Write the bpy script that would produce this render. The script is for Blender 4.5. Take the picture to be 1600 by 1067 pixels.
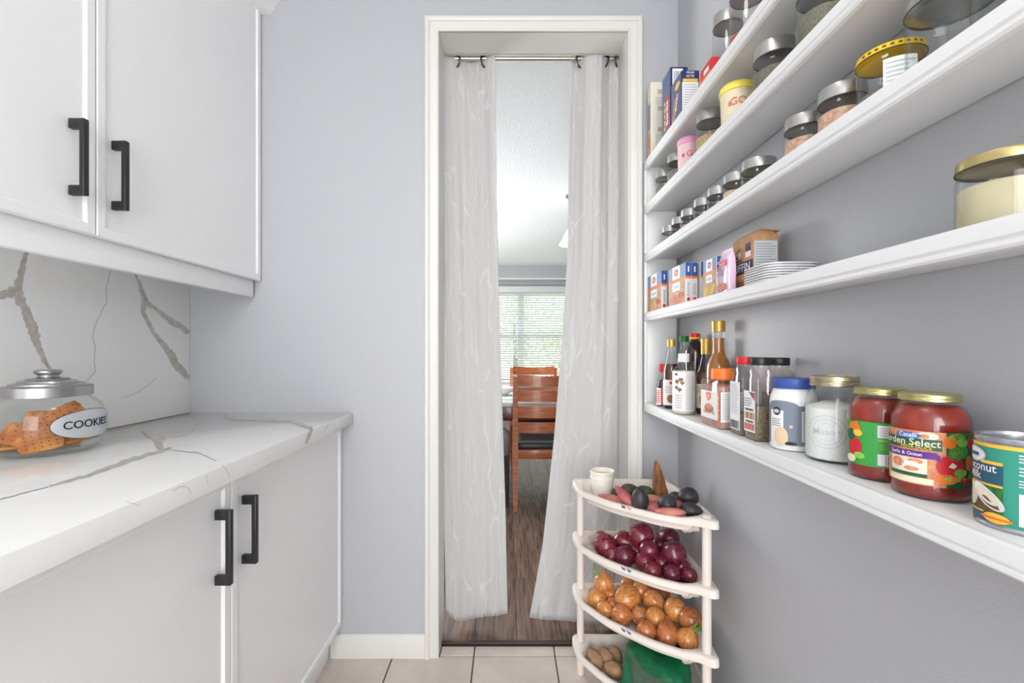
import bpy, bmesh, math, random
from mathutils import Vector, Matrix, Euler, noise
random.seed(7)
for _o in list(bpy.data.objects):
    bpy.data.objects.remove(_o)
SC = bpy.context.scene
COL = SC.collection
PI = math.pi

# ------------------------------------------------------------------ camera
F, CX, CY, H = 720.0, 794.0, 546.0, 1.146        # focal length and principal point in pixels of a 1600x1067 frame, eye height
cam_d = bpy.data.cameras.new('camera')
cam_d.sensor_width = 36.0
cam_d.lens = 36.0 * F / 1600.0
cam_d.shift_x = (800.0 - CX) / 1600.0
cam_d.shift_y = (CY - 533.5) / 1600.0
cam_d.clip_start = 0.02
cam = bpy.data.objects.new('camera', cam_d)
COL.objects.link(cam)
cam.location = (0, 0, H)
cam.rotation_euler = (PI / 2, 0, 0)
SC.camera = cam

# ------------------------------------------------------------------ world, lights, exposure
SC.view_settings.view_transform = 'Standard'
SC.view_settings.look = 'None'
SC.view_settings.gamma = 1.0
SC.view_settings.use_curve_mapping = False
SC.view_settings.exposure = -0.47
world = bpy.data.worlds.new('overcast_sky')
SC.world = world
world.use_nodes = True
_bg = world.node_tree.nodes['Background']
_bg.inputs['Color'].default_value = (0.97, 0.99, 1.0, 1)
_bg.inputs['Strength'].default_value = 8.0


def area_light(name, loc, rot, sx, sy, power, col=(1, 1, 1)):
    l = bpy.data.lights.new(name, 'AREA')
    l.shape = 'RECTANGLE'
    l.size, l.size_y = sx, sy
    l.energy = power
    l.color = col
    o = bpy.data.objects.new(name, l)
    COL.objects.link(o)
    o.location = loc
    o.rotation_euler = rot
    return o


# daylight through the wide opening behind the camera, and unseen fill light added at the dining room's side
area_light('kitchen_daylight', (0.0, -1.95, 1.40), (PI / 2, 0, 0), 1.05, 2.0, 31, (0.985, 0.992, 1.0))
area_light('dining_fill_light', (-2.10, 4.6, 1.45), (0, -PI / 2, 0), 1.5, 2.6, 150, (0.97, 0.99, 1.0))


# ------------------------------------------------------------------ helpers
def lin(c):
    return tuple(((v / 255.0) / 12.92 if v / 255.0 <= 0.04045 else ((v / 255.0 + 0.055) / 1.055) ** 2.4) for v in c)


_M = {}


def mat(name, rgb, rough=0.5, metal=0.0, var=0.0, vscale=20.0, bump=0.0, bscale=200.0, stretch=None, spec=0.5, rgb2=None, coat=0.0, sub=0.0, objvar=0.0, emit=0.0):
    """procedural material; rgb are sRGB 0-255"""
    if name in _M:
        return _M[name]
    m = bpy.data.materials.new(name)
    m.use_nodes = True
    nt = m.node_tree
    b = nt.nodes['Principled BSDF']
    col = lin(rgb)
    b.inputs['Base Color'].default_value = (*col, 1)
    b.inputs['Roughness'].default_value = rough
    b.inputs['Metallic'].default_value = metal
    b.inputs['Specular IOR Level'].default_value = spec
    b.inputs['Coat Weight'].default_value = coat
    if emit:
        b.inputs['Emission Color'].default_value = (*col, 1)
        b.inputs['Emission Strength'].default_value = emit
    tc = nt.nodes.new('ShaderNodeTexCoord')
    vec = tc.outputs['Object']
    if stretch:
        mp = nt.nodes.new('ShaderNodeMapping')
        mp.inputs['Scale'].default_value = stretch
        nt.links.new(vec, mp.inputs['Vector'])
        vec = mp.outputs['Vector']
    out = None
    if var or rgb2:
        n = nt.nodes.new('ShaderNodeTexNoise')
        n.inputs['Scale'].default_value = vscale
        n.inputs['Detail'].default_value = 5
        nt.links.new(vec, n.inputs['Vector'])
        r = nt.nodes.new('ShaderNodeValToRGB')
        c2 = lin(rgb2) if rgb2 else tuple(max(0, c * (1 - var)) for c in col)
        r.color_ramp.elements[0].position = 0.35
        r.color_ramp.elements[1].position = 0.68
        r.color_ramp.elements[0].color = (*c2, 1)
        r.color_ramp.elements[1].color = (*col, 1)
        nt.links.new(n.outputs['Fac'], r.inputs['Fac'])
        out = r.outputs['Color']
        nt.links.new(out, b.inputs['Base Color'])
    if objvar:
        oi = nt.nodes.new('ShaderNodeObjectInfo')
        hs = nt.nodes.new('ShaderNodeHueSaturation')
        mr = nt.nodes.new('ShaderNodeMapRange')
        mr.inputs['To Min'].default_value = 1 - objvar
        mr.inputs['To Max'].default_value = 1 + objvar
        nt.links.new(oi.outputs['Random'], mr.inputs['Value'])
        nt.links.new(mr.outputs['Result'], hs.inputs['Value'])
        mh = nt.nodes.new('ShaderNodeMapRange')
        mh.inputs['To Min'].default_value = 0.5 - objvar * 0.05
        mh.inputs['To Max'].default_value = 0.5 + objvar * 0.05
        nt.links.new(oi.outputs['Random'], mh.inputs['Value'])
        nt.links.new(mh.outputs['Result'], hs.inputs['Hue'])
        if out:
            nt.links.new(out, hs.inputs['Color'])
        else:
            hs.inputs['Color'].default_value = (*col, 1)
        nt.links.new(hs.outputs['Color'], b.inputs['Base Color'])
    if bump:
        n2 = nt.nodes.new('ShaderNodeTexNoise')
        n2.inputs['Scale'].default_value = bscale
        n2.inputs['Detail'].default_value = 4
        nt.links.new(vec, n2.inputs['Vector'])
        bp = nt.nodes.new('ShaderNodeBump')
        bp.inputs['Strength'].default_value = bump
        bp.inputs['Distance'].default_value = 0.004
        nt.links.new(n2.outputs['Fac'], bp.inputs['Height'])
        nt.links.new(bp.outputs['Normal'], b.inputs['Normal'])
    _M[name] = m
    return m


def glass_mat(name, tint=(249, 251, 250), refl=1.0):
    """thin clear wall: mostly see-through, with a fresnel reflection"""
    if name in _M:
        return _M[name]
    m = bpy.data.materials.new(name)
    m.use_nodes = True
    nt = m.node_tree
    nt.nodes.remove(nt.nodes['Principled BSDF'])
    o = nt.nodes['Material Output']
    tr = nt.nodes.new('ShaderNodeBsdfTransparent')
    gl = nt.nodes.new('ShaderNodeBsdfGlossy')
    gl.inputs['Roughness'].default_value = 0.04
    gl.inputs['Color'].default_value = (1, 1, 1, 1)
    lw = nt.nodes.new('ShaderNodeLayerWeight')
    lw.inputs['Blend'].default_value = 0.5
    ramp = nt.nodes.new('ShaderNodeValToRGB')
    ramp.color_ramp.elements[0].color = (*lin(tint), 1)
    ramp.color_ramp.elements[1].color = (*lin(tuple(v * 0.91 for v in tint)), 1)
    ramp.color_ramp.elements[0].position = 0.55
    nt.links.new(lw.outputs['Facing'], ramp.inputs['Fac'])
    nt.links.new(ramp.outputs['Color'], tr.inputs['Color'])
    pw_ = nt.nodes.new('ShaderNodeMath')
    pw_.operation = 'POWER'
    pw_.inputs[1].default_value = 4.0
    nt.links.new(lw.outputs['Facing'], pw_.inputs[0])
    ml = nt.nodes.new('ShaderNodeMath')
    ml.operation = 'MULTIPLY_ADD'
    ml.inputs[1].default_value = 0.55 * refl
    ml.inputs[2].default_value = 0.035 * refl
    nt.links.new(pw_.outputs['Value'], ml.inputs[0])
    mx = nt.nodes.new('ShaderNodeMixShader')
    nt.links.new(ml.outputs['Value'], mx.inputs['Fac'])
    nt.links.new(tr.outputs['BSDF'], mx.inputs[1])
    nt.links.new(gl.outputs['BSDF'], mx.inputs[2])
    nt.links.new(mx.outputs['Shader'], o.inputs['Surface'])
    _M[name] = m
    return m


class MB:
    """collects faces, then builds one mesh"""

    def __init__(s):
        s.v, s.f, s.m = [], [], []

    def add(s, vs, fs, mi=0):
        k = len(s.v)
        s.v += [tuple(v) for v in vs]
        s.f += [tuple(i + k for i in f) for f in fs]
        s.m += [mi] * len(fs)
        return s

    def box(s, x0, x1, y0, y1, z0, z1, bev=0.0, seg=2, mi=0, mtx=None):
        bm = bmesh.new()
        vs = [bm.verts.new(p) for p in ((x0, y0, z0), (x1, y0, z0), (x1, y1, z0), (x0, y1, z0), (x0, y0, z1), (x1, y0, z1), (x1, y1, z1), (x0, y1, z1))]
        for q in ((3, 2, 1, 0), (4, 5, 6, 7), (0, 1, 5, 4), (1, 2, 6, 5), (2, 3, 7, 6), (3, 0, 4, 7)):
            bm.faces.new([vs[i] for i in q])
        if bev:
            bmesh.ops.bevel(bm, geom=list(bm.edges), offset=bev, segments=seg, profile=0.5, affect='EDGES')
        bm.verts.index_update()
        k = len(s.v)
        s.v += [tuple((mtx @ v.co) if mtx else v.co) for v in bm.verts]
        for f in bm.faces:
            s.f.append(tuple(v.index + k for v in f.verts))
            s.m.append(mi)
        bm.free()
        return s

    def rings(s, rings, mi=0, close=True, cap0=False, cap1=False):
        """loft between equal-length point rings"""
        n = len(rings[0])
        k = len(s.v)
        for r in rings:
            s.v += [tuple(p) for p in r]
        for i in range(len(rings) - 1):
            for j in range(n if close else n - 1):
                a, b = k + i * n + j, k + i * n + (j + 1) % n
                s.f.append((a, b, b + n, a + n))
                s.m.append(mi)
        if cap0:
            s.f.append(tuple(k + j for j in reversed(range(n))))
            s.m.append(mi)
        if cap1:
            s.f.append(tuple(k + (len(rings) - 1) * n + j for j in range(n)))
            s.m.append(mi)
        return s

    def lathe(s, prof, n=32, mi=0, mtx=None, capb=True, capt=True):
        rs = []
        for r, z in prof:
            r = max(r, 1e-5)
            ring = [Vector((r * math.cos(2 * PI * j / n), r * math.sin(2 * PI * j / n), z)) for j in range(n)]
            if mtx:
                ring = [mtx @ p for p in ring]
            rs.append(ring)
        return s.rings(rs, mi, True, capb, capt)

    def tube(s, pts, rad, n=8, mi=0, cap=True):
        """round tube along points; rad number or list"""
        pts = [Vector(p) for p in pts]
        rs = []
        up = Vector((0, 0, 1))
        for i, p in enumerate(pts):
            t = (pts[min(i + 1, len(pts) - 1)] - pts[max(i - 1, 0)]).normalized()
            a = t.cross(up)
            if a.length < 1e-3:
                a = t.cross(Vector((1, 0, 0)))
            a.normalize()
            b = t.cross(a)
            r = rad[i] if isinstance(rad, (list, tuple)) else rad
            rs.append([p + (a * math.cos(2 * PI * j / n) + b * math.sin(2 * PI * j / n)) * r for j in range(n)])
        return s.rings(rs, mi, True, cap, cap)

    def mesh(s, name, mats, sharp=35):
        me = bpy.data.meshes.new(name)
        me.from_pydata(s.v, [], s.f)
        for m in (mats if isinstance(mats, (list, tuple)) else [mats]):
            me.materials.append(m)
        me.polygons.foreach_set('material_index', s.m)
        bm = bmesh.new()
        bm.from_mesh(me)
        bmesh.ops.recalc_face_normals(bm, faces=bm.faces)
        bm.to_mesh(me)
        bm.free()
        me.polygons.foreach_set('use_smooth', [True] * len(me.polygons))
        me.set_sharp_from_angle(angle=math.radians(sharp))
        me.update()
        return me

    def obj(s, name, mats, parent=None, loc=None, sharp=35):
        return link(name, s.mesh(name, mats, sharp), parent, loc)


def link(name, data, parent=None, loc=None, rot=None):
    o = bpy.data.objects.new(name, data)
    COL.objects.link(o)
    if parent:
        o.parent = parent
    if loc is not None:
        o.location = loc
    if rot is not None:
        o.rotation_euler = rot
    return o


def tag(o, label=None, cat=None, group=None, kind=None):
    if label:
        o['label'] = label
    if cat:
        o['category'] = cat
    if group:
        o['group'] = group
    if kind:
        o['kind'] = kind
    return o


def thing(name, label, cat, loc=(0, 0, 0), rz=0.0, group=None):
    o = link(name, None, None, loc, (0, 0, rz))
    o.empty_display_size = 0.05
    return tag(o, label, cat, group)


def P(x, y, Y):
    """pixel of the photograph at depth Y -> point"""
    return Vector(((x - CX) / F * Y, Y, H - (y - CY) / F * Y))


def PZ(x, y, z):
    """pixel on the horizontal plane at height z"""
    Y = F * (H - z) / (y - CY)
    return Vector(((x - CX) / F * Y, Y, z))


def PX(x, y, X):
    """pixel on the plane X"""
    Y = F * X / (x - CX)
    return Vector((X, Y, H - (y - CY) / F * Y))


def depth_left(px, X, r):
    """depth of a round thing standing at X whose left outline is at pixel px"""
    a = math.atan((px - CX) / F)
    Y = X / math.tan(a)
    for _ in range(30):
        ac = a + math.asin(r / math.hypot(X, Y))
        Y = X / math.tan(ac)
    return Y


# ---- printed labels: flat coloured shapes laid on a face or wrapped round a body
_glyph = {}


def glyphs(txt):
    if txt not in _glyph:
        c = bpy.data.curves.new('t', 'FONT')
        c.body = txt
        c.align_x = 'CENTER'
        c.align_y = 'CENTER'
        c.resolution_u = 3
        c.offset = 0.012
        o = bpy.data.objects.new('t', c)
        COL.objects.link(o)
        dg = bpy.context.evaluated_depsgraph_get()
        me = bpy.data.meshes.new_from_object(o.evaluated_get(dg))
        _glyph[txt] = ([v.co.xy.copy() for v in me.vertices], [tuple(p.vertices) for p in me.polygons])
        bpy.data.objects.remove(o)
        bpy.data.meshes.remove(me)
    return _glyph[txt]


class Print:
    def __init__(s, mp, lift=0.0005):
        s.mp, s.lift, s.mb, s.mats = mp, lift, MB(), []

    def _mi(s, m):
        if m not in s.mats:
            s.mats.append(m)
        return s.mats.index(m)

    def _put(s, uv, fs, m, layer):
        s.mb.add([s.mp(u, v, s.lift * layer) for u, v in uv], fs, s._mi(m))

    def rect(s, u0, v0, u1, v1, m, layer=1, step=0.006):
        n = max(1, int(math.ceil(abs(u1 - u0) / step)))
        uv, fs = [], []
        for i in range(n + 1):
            u = u0 + (u1 - u0) * i / n
            uv += [(u, v0), (u, v1)]
            if i:
                k = 2 * i
                fs.append((k - 2, k, k + 1, k - 1))
        s._put(uv, fs, m, layer)
        return s

    def ell(s, cu, cv, ru, rv, m, layer=1, n=20):
        uv, fs = [], []
        for i in range(n + 1):
            a = PI * i / n
            u, d = cu - ru * math.cos(a), rv * math.sin(a)
            uv += [(u, cv - d), (u, cv + d)]
            if i:
                k = 2 * i
                fs.append((k - 2, k, k + 1, k - 1))
        s._put(uv, fs, m, layer)
        return s

    def poly(s, pts, m, layer=1):
        s._put(pts, [tuple(range(len(pts)))], m, layer)
        return s

    def text(s, t, u, v, size, m, layer=2, rot=0.0, sx=1.0):
        vs, fs = glyphs(t)
        c, n = math.cos(rot), math.sin(rot)
        s._put([(u + size * (c * p.x * sx - n * p.y), v + size * (n * p.x * sx + c * p.y)) for p in vs], fs, m, layer)
        return s

    def lines(s, u0, u1, v0, v1, n, m, layer=2, fill=0.45, rnd=None):
        """rows of fine print"""
        rnd = rnd or random.Random(n * 31 + int(abs(u0 * 1e4)))
        h = (v1 - v0) / n
        for i in range(n):
            y = v1 - (i + 0.5) * h
            e = u1 - (u1 - u0) * (0.35 * rnd.random() if rnd.random() < 0.5 else 0)
            s.rect(u0, y - h * fill / 2, e, y + h * fill / 2, m, layer)
        return s

    def bars(s, u0, u1, v0, v1, m, layer=2, n=11):
        rnd = random.Random(int(u0 * 1e5) + n)
        w = (u1 - u0) / n
        for i in range(n):
            ww = w * (0.3 + 0.45 * rnd.random())
            s.rect(u0 + i * w, v0, u0 + i * w + ww, v1, m, layer)
        return s

    def build(s, parent, name='label'):
        me = s.mb.mesh(name, s.mats)
        return link(name, me, parent)


def on_cyl(r, th0):
    return lambda u, v, d: Vector(((r + d) * math.cos(th0 + u / r), (r + d) * math.sin(th0 + u / r), v))


def on_face(org, ud, vd):
    org, ud, vd = Vector(org), Vector(ud), Vector(vd)
    n = ud.cross(vd)
    return lambda u, v, d: org + ud * u + vd * v + n * d


def rrect(hx, hy, r, z, n=5, cx=0.0, cy=0.0):
    """rounded rectangle ring"""
    r = min(r, hx, hy)
    out = []
    for k, (sx, sy) in enumerate(((1, 1), (-1, 1), (-1, -1), (1, -1))):
        for i in range(n):
            a = PI / 2 * k + PI / 2 * i / (n - 1)
            out.append(Vector((cx + sx * (hx - r) + r * math.cos(a), cy + sy * (hy - r) + r * math.sin(a), z)))
    return out


# ------------------------------------------------------------------ materials
WALL = mat('wall_paint_grey', (181, 182, 186), 0.45, bump=0.12, bscale=260)
CEIL = mat('ceiling_stipple', (236, 238, 240), 0.8, bump=0.9, bscale=60)
WHITE = mat('cabinet_white', (243, 243, 243), 0.32, bump=0.02, bscale=300)
TRIM = mat('trim_warm_white', (219, 217, 211), 0.35)
SHELFW = mat('shelf_white', (235, 235, 235), 0.38)
QUARTZ = mat('quartz_white', (243, 242, 240), 0.12, var=0.03, vscale=4)
VEIN = mat('quartz_vein', (176, 168, 158), 0.18, rgb2=(196, 189, 180), vscale=60)
VEIN2 = mat('quartz_vein_fine', (192, 187, 182), 0.2)
BLACK = mat('handle_black', (30, 30, 33), 0.38)
TILE = mat('tile_beige', (218, 206, 197), 0.35, rgb2=(203, 191, 184), vscale=9, bump=0.05, bscale=80, objvar=0.03)
GROUT = mat('grout_dark', (98, 84, 72), 0.9)
STEEL = mat('brushed_steel', (196, 194, 190), 0.28, 1.0, bump=0.05, bscale=60, stretch=(1, 1, 20))
GOLD = mat('lid_gold', (205, 188, 128), 0.3, 1.0)
GLASS = glass_mat('clear_glass')
GLASSG = glass_mat('greenish_glass', (252, 254, 252))
PLASTIC = mat('rack_plastic', (233, 222, 213), 0.4)
PWHITE = mat('print_white', (240, 240, 240), 0.45)
PBLACK = mat('print_black', (28, 28, 32), 0.45)
PGREY = mat('print_grey', (150, 152, 156), 0.5)
PLGREY = mat('print_light_grey', (196, 198, 202), 0.5)
PRED = mat('print_red', (205, 40, 40), 0.45)
PORANGE = mat('print_orange', (236, 120, 40), 0.45)
PBLUE = mat('print_blue', (42, 82, 150), 0.45)
PGREEN = mat('print_green', (60, 160, 70), 0.45)
# ================================================================== the room
XL, XR, YB = -1.189, 0.634, 1.722              # left wall, right wall, back wall
YREAR, ZC, TH = -2.0, 2.50, 0.124
DX0, DX1, DZ = -0.258, 0.446, 2.330            # doorway opening
YB2 = YB + TH
DY1, DXL, DXR = 7.70, -2.2, 2.4                # dining room


def struct(name, mb, m, parent=None, sharp=35):
    o = mb.obj(name, m, parent, sharp=sharp)
    if not parent:
        o['kind'] = 'structure'
    return o


struct('wall_left', MB().box(XL - 0.12, XL - 0.012, YREAR, YB + 0.06, -0.05, ZC + 0.05), WALL)
struct('wall_right', MB().box(XR, XR + 0.12, YREAR, YB + 0.06, -0.05, ZC + 0.05), WALL)
_w = MB()
_w.box(DXL, DX0 - 0.012, YB, YB2, -0.05, ZC + 0.05)
_w.box(DX1 + 0.012, DXR, YB, YB2, -0.05, ZC + 0.05)
_w.box(DX0 - 0.012, DX1 + 0.012, YB, YB2, DZ + 0.012, ZC + 0.05)
struct('wall_back', _w, WALL)
struct('ceiling', MB().box(XL - 0.12, XR + 0.12, YREAR - 0.1, YB + 0.06, ZC, ZC + 0.1), CEIL)
# rear wall with a wide opening towards the kitchen
_w = MB()
_w.box(XL - 0.12, -1.05, YREAR - 0.1, YREAR, -0.05, ZC + 0.05)
_w.box(0.55, XR + 0.12, YREAR - 0.1, YREAR, -0.05, ZC + 0.05)
_w.box(-1.05, 0.55, YREAR - 0.1, YREAR, 2.47, ZC + 0.05)
struct('wall_rear', _w, WALL)

# ---- tiled floor: grout bed with single tiles
T = 0.3035
fl = struct('floor', MB().box(XL - 0.1, XR + 0.1, YREAR, 1.786, -0.06, -0.004), GROUT)
gx0 = -0.128
g = 0.0026
tile_me = MB().box(-T / 2 + g, T / 2 - g, -T / 2 + g, T / 2 - g, -0.009, 0.0, 0.0015, 1).mesh('tile', TILE)
for i in range(-4, 3):
    x0 = gx0 + i * T
    for j in range(0, 13):
        y1 = YB - j * T
        xa, xb = max(x0, XL), min(x0 + T, XR)
        if xb - xa < 0.02:
            continue
        if xb - xa > T - 1e-4:
            link('tile', tile_me, fl, (x0 + T / 2, y1 - T / 2, 0))
        else:
            MB().box(xa + g, xb - g, y1 - T + g, y1 - g, -0.009, 0, 0.0015, 1).obj('tile', TILE, fl)
    xa, xb = max(x0, DX0), min(x0 + T, DX1)
    if xb - xa > 0.01:
        MB().box(xa + g, xb - g, YB + g, 1.786 - 0.006, -0.009, 0, 0.0015, 1).obj('tile', TILE, fl)

# ---- doorway: jamb lining and moulded casing
_j = MB()
_j.box(DX0 - 0.012, DX0, YB - 0.002, YB2 + 0.002, 0, DZ)
_j.box(DX1, DX1 + 0.012, YB - 0.002, YB2 + 0.002, 0, DZ)
_j.box(DX0 - 0.012, DX1 + 0.012, YB - 0.002, YB2 + 0.002, DZ, DZ + 0.012)
struct('trim_1', _j, TRIM)


def casing(yf, sgn, zb=0.0):
    prof = [(0.0, 0.0), (0.0, 0.010), (0.004, 0.013), (0.008, 0.012), (0.009, 0.009), (0.016, 0.010), (0.024, 0.013), (0.032, 0.014),
            (0.034, 0.018), (0.040, 0.021), (0.048, 0.021), (0.051, 0.018), (0.051, 0.0)]
    rs = []
    for o, t in prof:
        y = yf - sgn * t
        rs.append([(DX0 - o, y, zb), (DX0 - o, y, DZ + o), (DX1 + o, y, DZ + o), (DX1 + o, y, zb)])
    return MB().rings(rs, 0, False)


struct('trim_2', casing(YB, 1), TRIM, sharp=20)
struct('trim_3', casing(YB2, -1), TRIM, sharp=20)


def baseboard(name, pts, m=TRIM):
    """pts: run of wall points, board grows to the left-hand side of travel"""
    prof = [(0, 0), (0.014, 0), (0.014, 0.062), (0.011, 0.070), (0.009, 0.080), (0.004, 0.085), (0, 0.085)]
    a, b = Vector(pts[0]), Vector(pts[1])
    d = (b - a).normalized()
    n = Vector((-d.y, d.x, 0))
    struct(name, MB().rings([[a + n * t + Vector((0, 0, z)) for t, z in prof], [b + n * t + Vector((0, 0, z)) for t, z in prof]], 0, True, True, True), m, sharp=25)


baseboard('baseboard_back', ((DX0 - 0.051, YB, 0), (-0.66, YB, 0)))
baseboard('baseboard_back_right', ((XR, YB, 0), (DX1 + 0.051, YB, 0)))
baseboard('baseboard_right', ((XR, YREAR, 0), (XR, YB - 0.014, 0)))

# ================================================================== dining room shell
WOODF = mat('laminate_brown', (126, 102, 88), 0.24, rgb2=(78, 62, 54), vscale=9, stretch=(7, 0.55, 1), bump=0.15, bscale=60, objvar=0.16)
DWALL = mat('dining_wall_grey', (168, 170, 174), 0.6)
ft = struct('floor_dining', MB().box(DXL, DXR, 1.79, DY1 + 0.1, -0.06, 0.004), mat('floor_underlay', (60, 50, 44), 0.9))
PW, PL = 0.168, 1.22
pl_me = MB().box(-PW / 2 + 0.0008, PW / 2 - 0.0008, -PL / 2 + 0.0008, PL / 2 - 0.0008, 0.0, 0.012, 0.0012, 1).mesh('plank', WOODF)
nx = int((DXR - DXL) / PW) + 1
for i in range(nx):
    x = DXL + 0.05 + PW * (i + 0.5)
    if x + PW / 2 > DXR:
        continue
    off = (i * 0.43) % 1.0 * PL
    y = 1.79 - off
    while y < DY1:
        ya, yb = max(y, 1.79), min(y + PL, DY1)
        if yb - ya > PL - 1e-3:
            link('plank', pl_me, ft, (x, y + PL / 2, 0))
        elif yb - ya > 0.03:
            o = MB().box(-PW / 2 + 0.0008, PW / 2 - 0.0008, -(yb - ya) / 2 + 0.0008, (yb - ya) / 2 - 0.0008, 0.0, 0.012, 0.0012, 1).obj('plank', WOODF, ft)
            o.location = (x, (ya + yb) / 2, 0)
        y += PL
# dark edging strip where the laminate meets the tile
struct('trim_4', MB().box(DX0, DX1, 1.783, 1.797, 0, 0.0135, 0.003), mat('transition_strip', (58, 45, 39), 0.5))

struct('ceiling_dining', MB().box(DXL - 0.1, DXR + 0.1, YB2, DY1 + 0.1, ZC, ZC + 0.1), CEIL)
struct('wall_dining_right', MB().box(DXR, DXR + 0.1, YB2, DY1 + 0.1, -0.05, ZC + 0.05), DWALL)
# unseen left wall; its opening is added to go with the fill light
_w = MB()
_w.box(DXL - 0.1, DXL, YB2, 3.2, -0.05, ZC + 0.05)
_w.box(DXL - 0.1, DXL, 6.0, DY1 + 0.1, -0.05, ZC + 0.05)
_w.box(DXL - 0.1, DXL, 3.2, 6.0, -0.05, 0.65)
_w.box(DXL - 0.1, DXL, 3.2, 6.0, 2.25, ZC + 0.05)
struct('wall_dining_left', _w, DWALL)
WX0, WX1, WZ0, WZ1 = -0.85, 1.50, 0.60, 2.10
_w = MB()
_w.box(DXL, WX0, DY1, DY1 + 0.12, -0.05, ZC + 0.05)
_w.box(WX1, DXR, DY1, DY1 + 0.12, -0.05, ZC + 0.05)
_w.box(WX0, WX1, DY1, DY1 + 0.12, -0.05, WZ0)
_w.box(WX0, WX1, DY1, DY1 + 0.12, WZ1, ZC + 0.05)
struct('wall_dining_back', _w, DWALL)
# dropped beam in front of the window wall with a light lower bead
struct('beam', MB().box(DXL, DXR, 7.45, DY1, 2.30, ZC + 0.02), DWALL)
struct('trim_5', MB().box(DXL, DXR, 7.44, DY1, 2.278, 2.30), TRIM)
# window with frame, centre post, meeting rail and panes
VINYL = mat('window_vinyl', (240, 242, 244), 0.4)
wn = link('window_1', None)
wn['kind'] = 'structure'
_f = MB()
_f.box(WX0 - 0.06, WX0 + 0.05, DY1 - 0.015, DY1 + 0.08, WZ0 - 0.06, WZ1 + 0.06, 0.004)
_f.box(WX1 - 0.05, WX1 + 0.06, DY1 - 0.015, DY1 + 0.08, WZ0 - 0.06, WZ1 + 0.06, 0.004)
_f.box(WX0, WX1, DY1 - 0.015, DY1 + 0.08, WZ0 - 0.06, WZ0 + 0.04, 0.004)
_f.box(WX0, WX1, DY1 - 0.015, DY1 + 0.08, WZ1 - 0.04, WZ1 + 0.06, 0.004)
_f.obj('window_frame', VINYL, wn)
MB().box(0.16, 0.27, DY1 + 0.0, DY1 + 0.08, WZ0, WZ1, 0.004).obj('mullion', VINYL, wn)
for a, b in ((WX0 + 0.05, 0.16), (0.27, WX1 - 0.05)):
    MB().box(a, b, DY1 + 0.01, DY1 + 0.07, 1.35, 1.40, 0.004).obj('meeting_rail', VINYL, wn)
    MB().box(a, b, DY1 + 0.036, DY1 + 0.042, WZ0, 1.35).obj('pane', GLASS, wn)
    MB().box(a, b, DY1 + 0.046, DY1 + 0.052, 1.40, WZ1).obj('pane', GLASS, wn)
MB().box(WX0 - 0.1, WX1 + 0.1, DY1 - 0.09, DY1 + 0.02, WZ0 - 0.075, WZ0 - 0.045, 0.006).obj('window_sill', VINYL, wn)

# horizontal blind: head valance, slats, bottom rail, cords
SLAT = mat('blind_slat', (206, 210, 208), 0.5)
bl = thing('window_blind', 'white horizontal slat blind lowered over the dining room window', 'blind', (0, DY1 - 0.055, 0))
MB().box(WX0 - 0.05, WX1 + 0.05, -0.05, 0.02, 2.09, 2.19, 0.004).obj('valance', SLAT, bl)
sl_me = MB().box(WX0 - 0.02, WX1 + 0.02, -0.024, 0.024, -0.0012, 0.0012).mesh('slat', SLAT)
z = 2.075
while z > WZ0 + 0.02:
    link('slat', sl_me, bl, (0, 0, z), (math.radians(-32), 0, 0))
    z -= 0.0385
MB().box(WX0 - 0.02, WX1 + 0.02, -0.024, 0.024, WZ0 - 0.012, WZ0 + 0.006, 0.003).obj('bottom_rail', SLAT, bl)
for x in (-0.6, -0.05, 0.62, 1.25):
    MB().tube([(x, -0.027, WZ0), (x, -0.027, 2.1)], 0.0016, 5).obj('ladder_cord', SLAT, bl)
# ================================================================== cabinets
def door_mesh(y0, y1, z0, z1, th=0.019, fr=0.021):
    """slim shaker door, front face towards +X at x=0 (local)"""
    mb = MB()
    def ring(x, d):
        return [(x, y0 + d, z0 + d), (x, y1 - d, z0 + d), (x, y1 - d, z1 - d), (x, y0 + d, z1 - d)]
    mb.rings([ring(-th, 0.0), ring(-0.002, 0.0), ring(0.0, 0.002), ring(0.0, fr), ring(-0.0055, fr + 0.0055), ring(-0.0055, fr + 0.02)], 0, True, True, True)
    return mb


def handle(parent, x, y, z0, z1):
    mb = MB()
    w = 0.0062
    mb.box(x + 0.022, x + 0.033, y - w, y + w, z0, z1, 0.0015)
    for a, b in ((z0, z0 + 0.021), (z1 - 0.021, z1)):
        mb.box(x - 0.001, x + 0.0325, y - w + 0.0002, y + w - 0.0002, a + 0.0002, b - 0.0002, 0.0012)
    return mb.obj('handle', BLACK, parent)


SEAM = 1.030
XD = -0.619
bc = thing('base_cabinet', 'white lower cabinet with slim framed doors under the quartz worktop', 'cabinet', (XL, 1.0, 0))
def rel(o, base):
    o.location = tuple(-c for c in base.location)
    return o
rel(MB().box(XL, XD - 0.0205, 0.35, YB - 0.002, 0.116, 0.866, 0.001).obj('body', WHITE, bc), bc)
rel(MB().box(XL, -0.665, 0.35, YB - 0.002, 0, 0.115).obj('toe_kick', WHITE, bc), bc)
for (a, b, hy) in ((SEAM + 0.0016, YB - 0.004, 1.077), (0.352, SEAM - 0.0016, 0.978)):
    d = door_mesh(a, b, 0.118, 0.864).obj('door', WHITE, bc, sharp=20)
    d.location = (XD - bc.location.x, -bc.location.y, 0)
    handle(d, 0.0, hy, 0.647, 0.806)

wt = thing('quartz_worktop', 'white quartz worktop with grey-brown veins above the lower cabinet', 'worktop', (XL, 1.0, 0.868))
rel(MB().box(XL - 0.011, -0.579, 0.33, YB - 0.001, 0.8685, 0.91, 0.002).obj('slab', QUARTZ, wt), wt)

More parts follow.
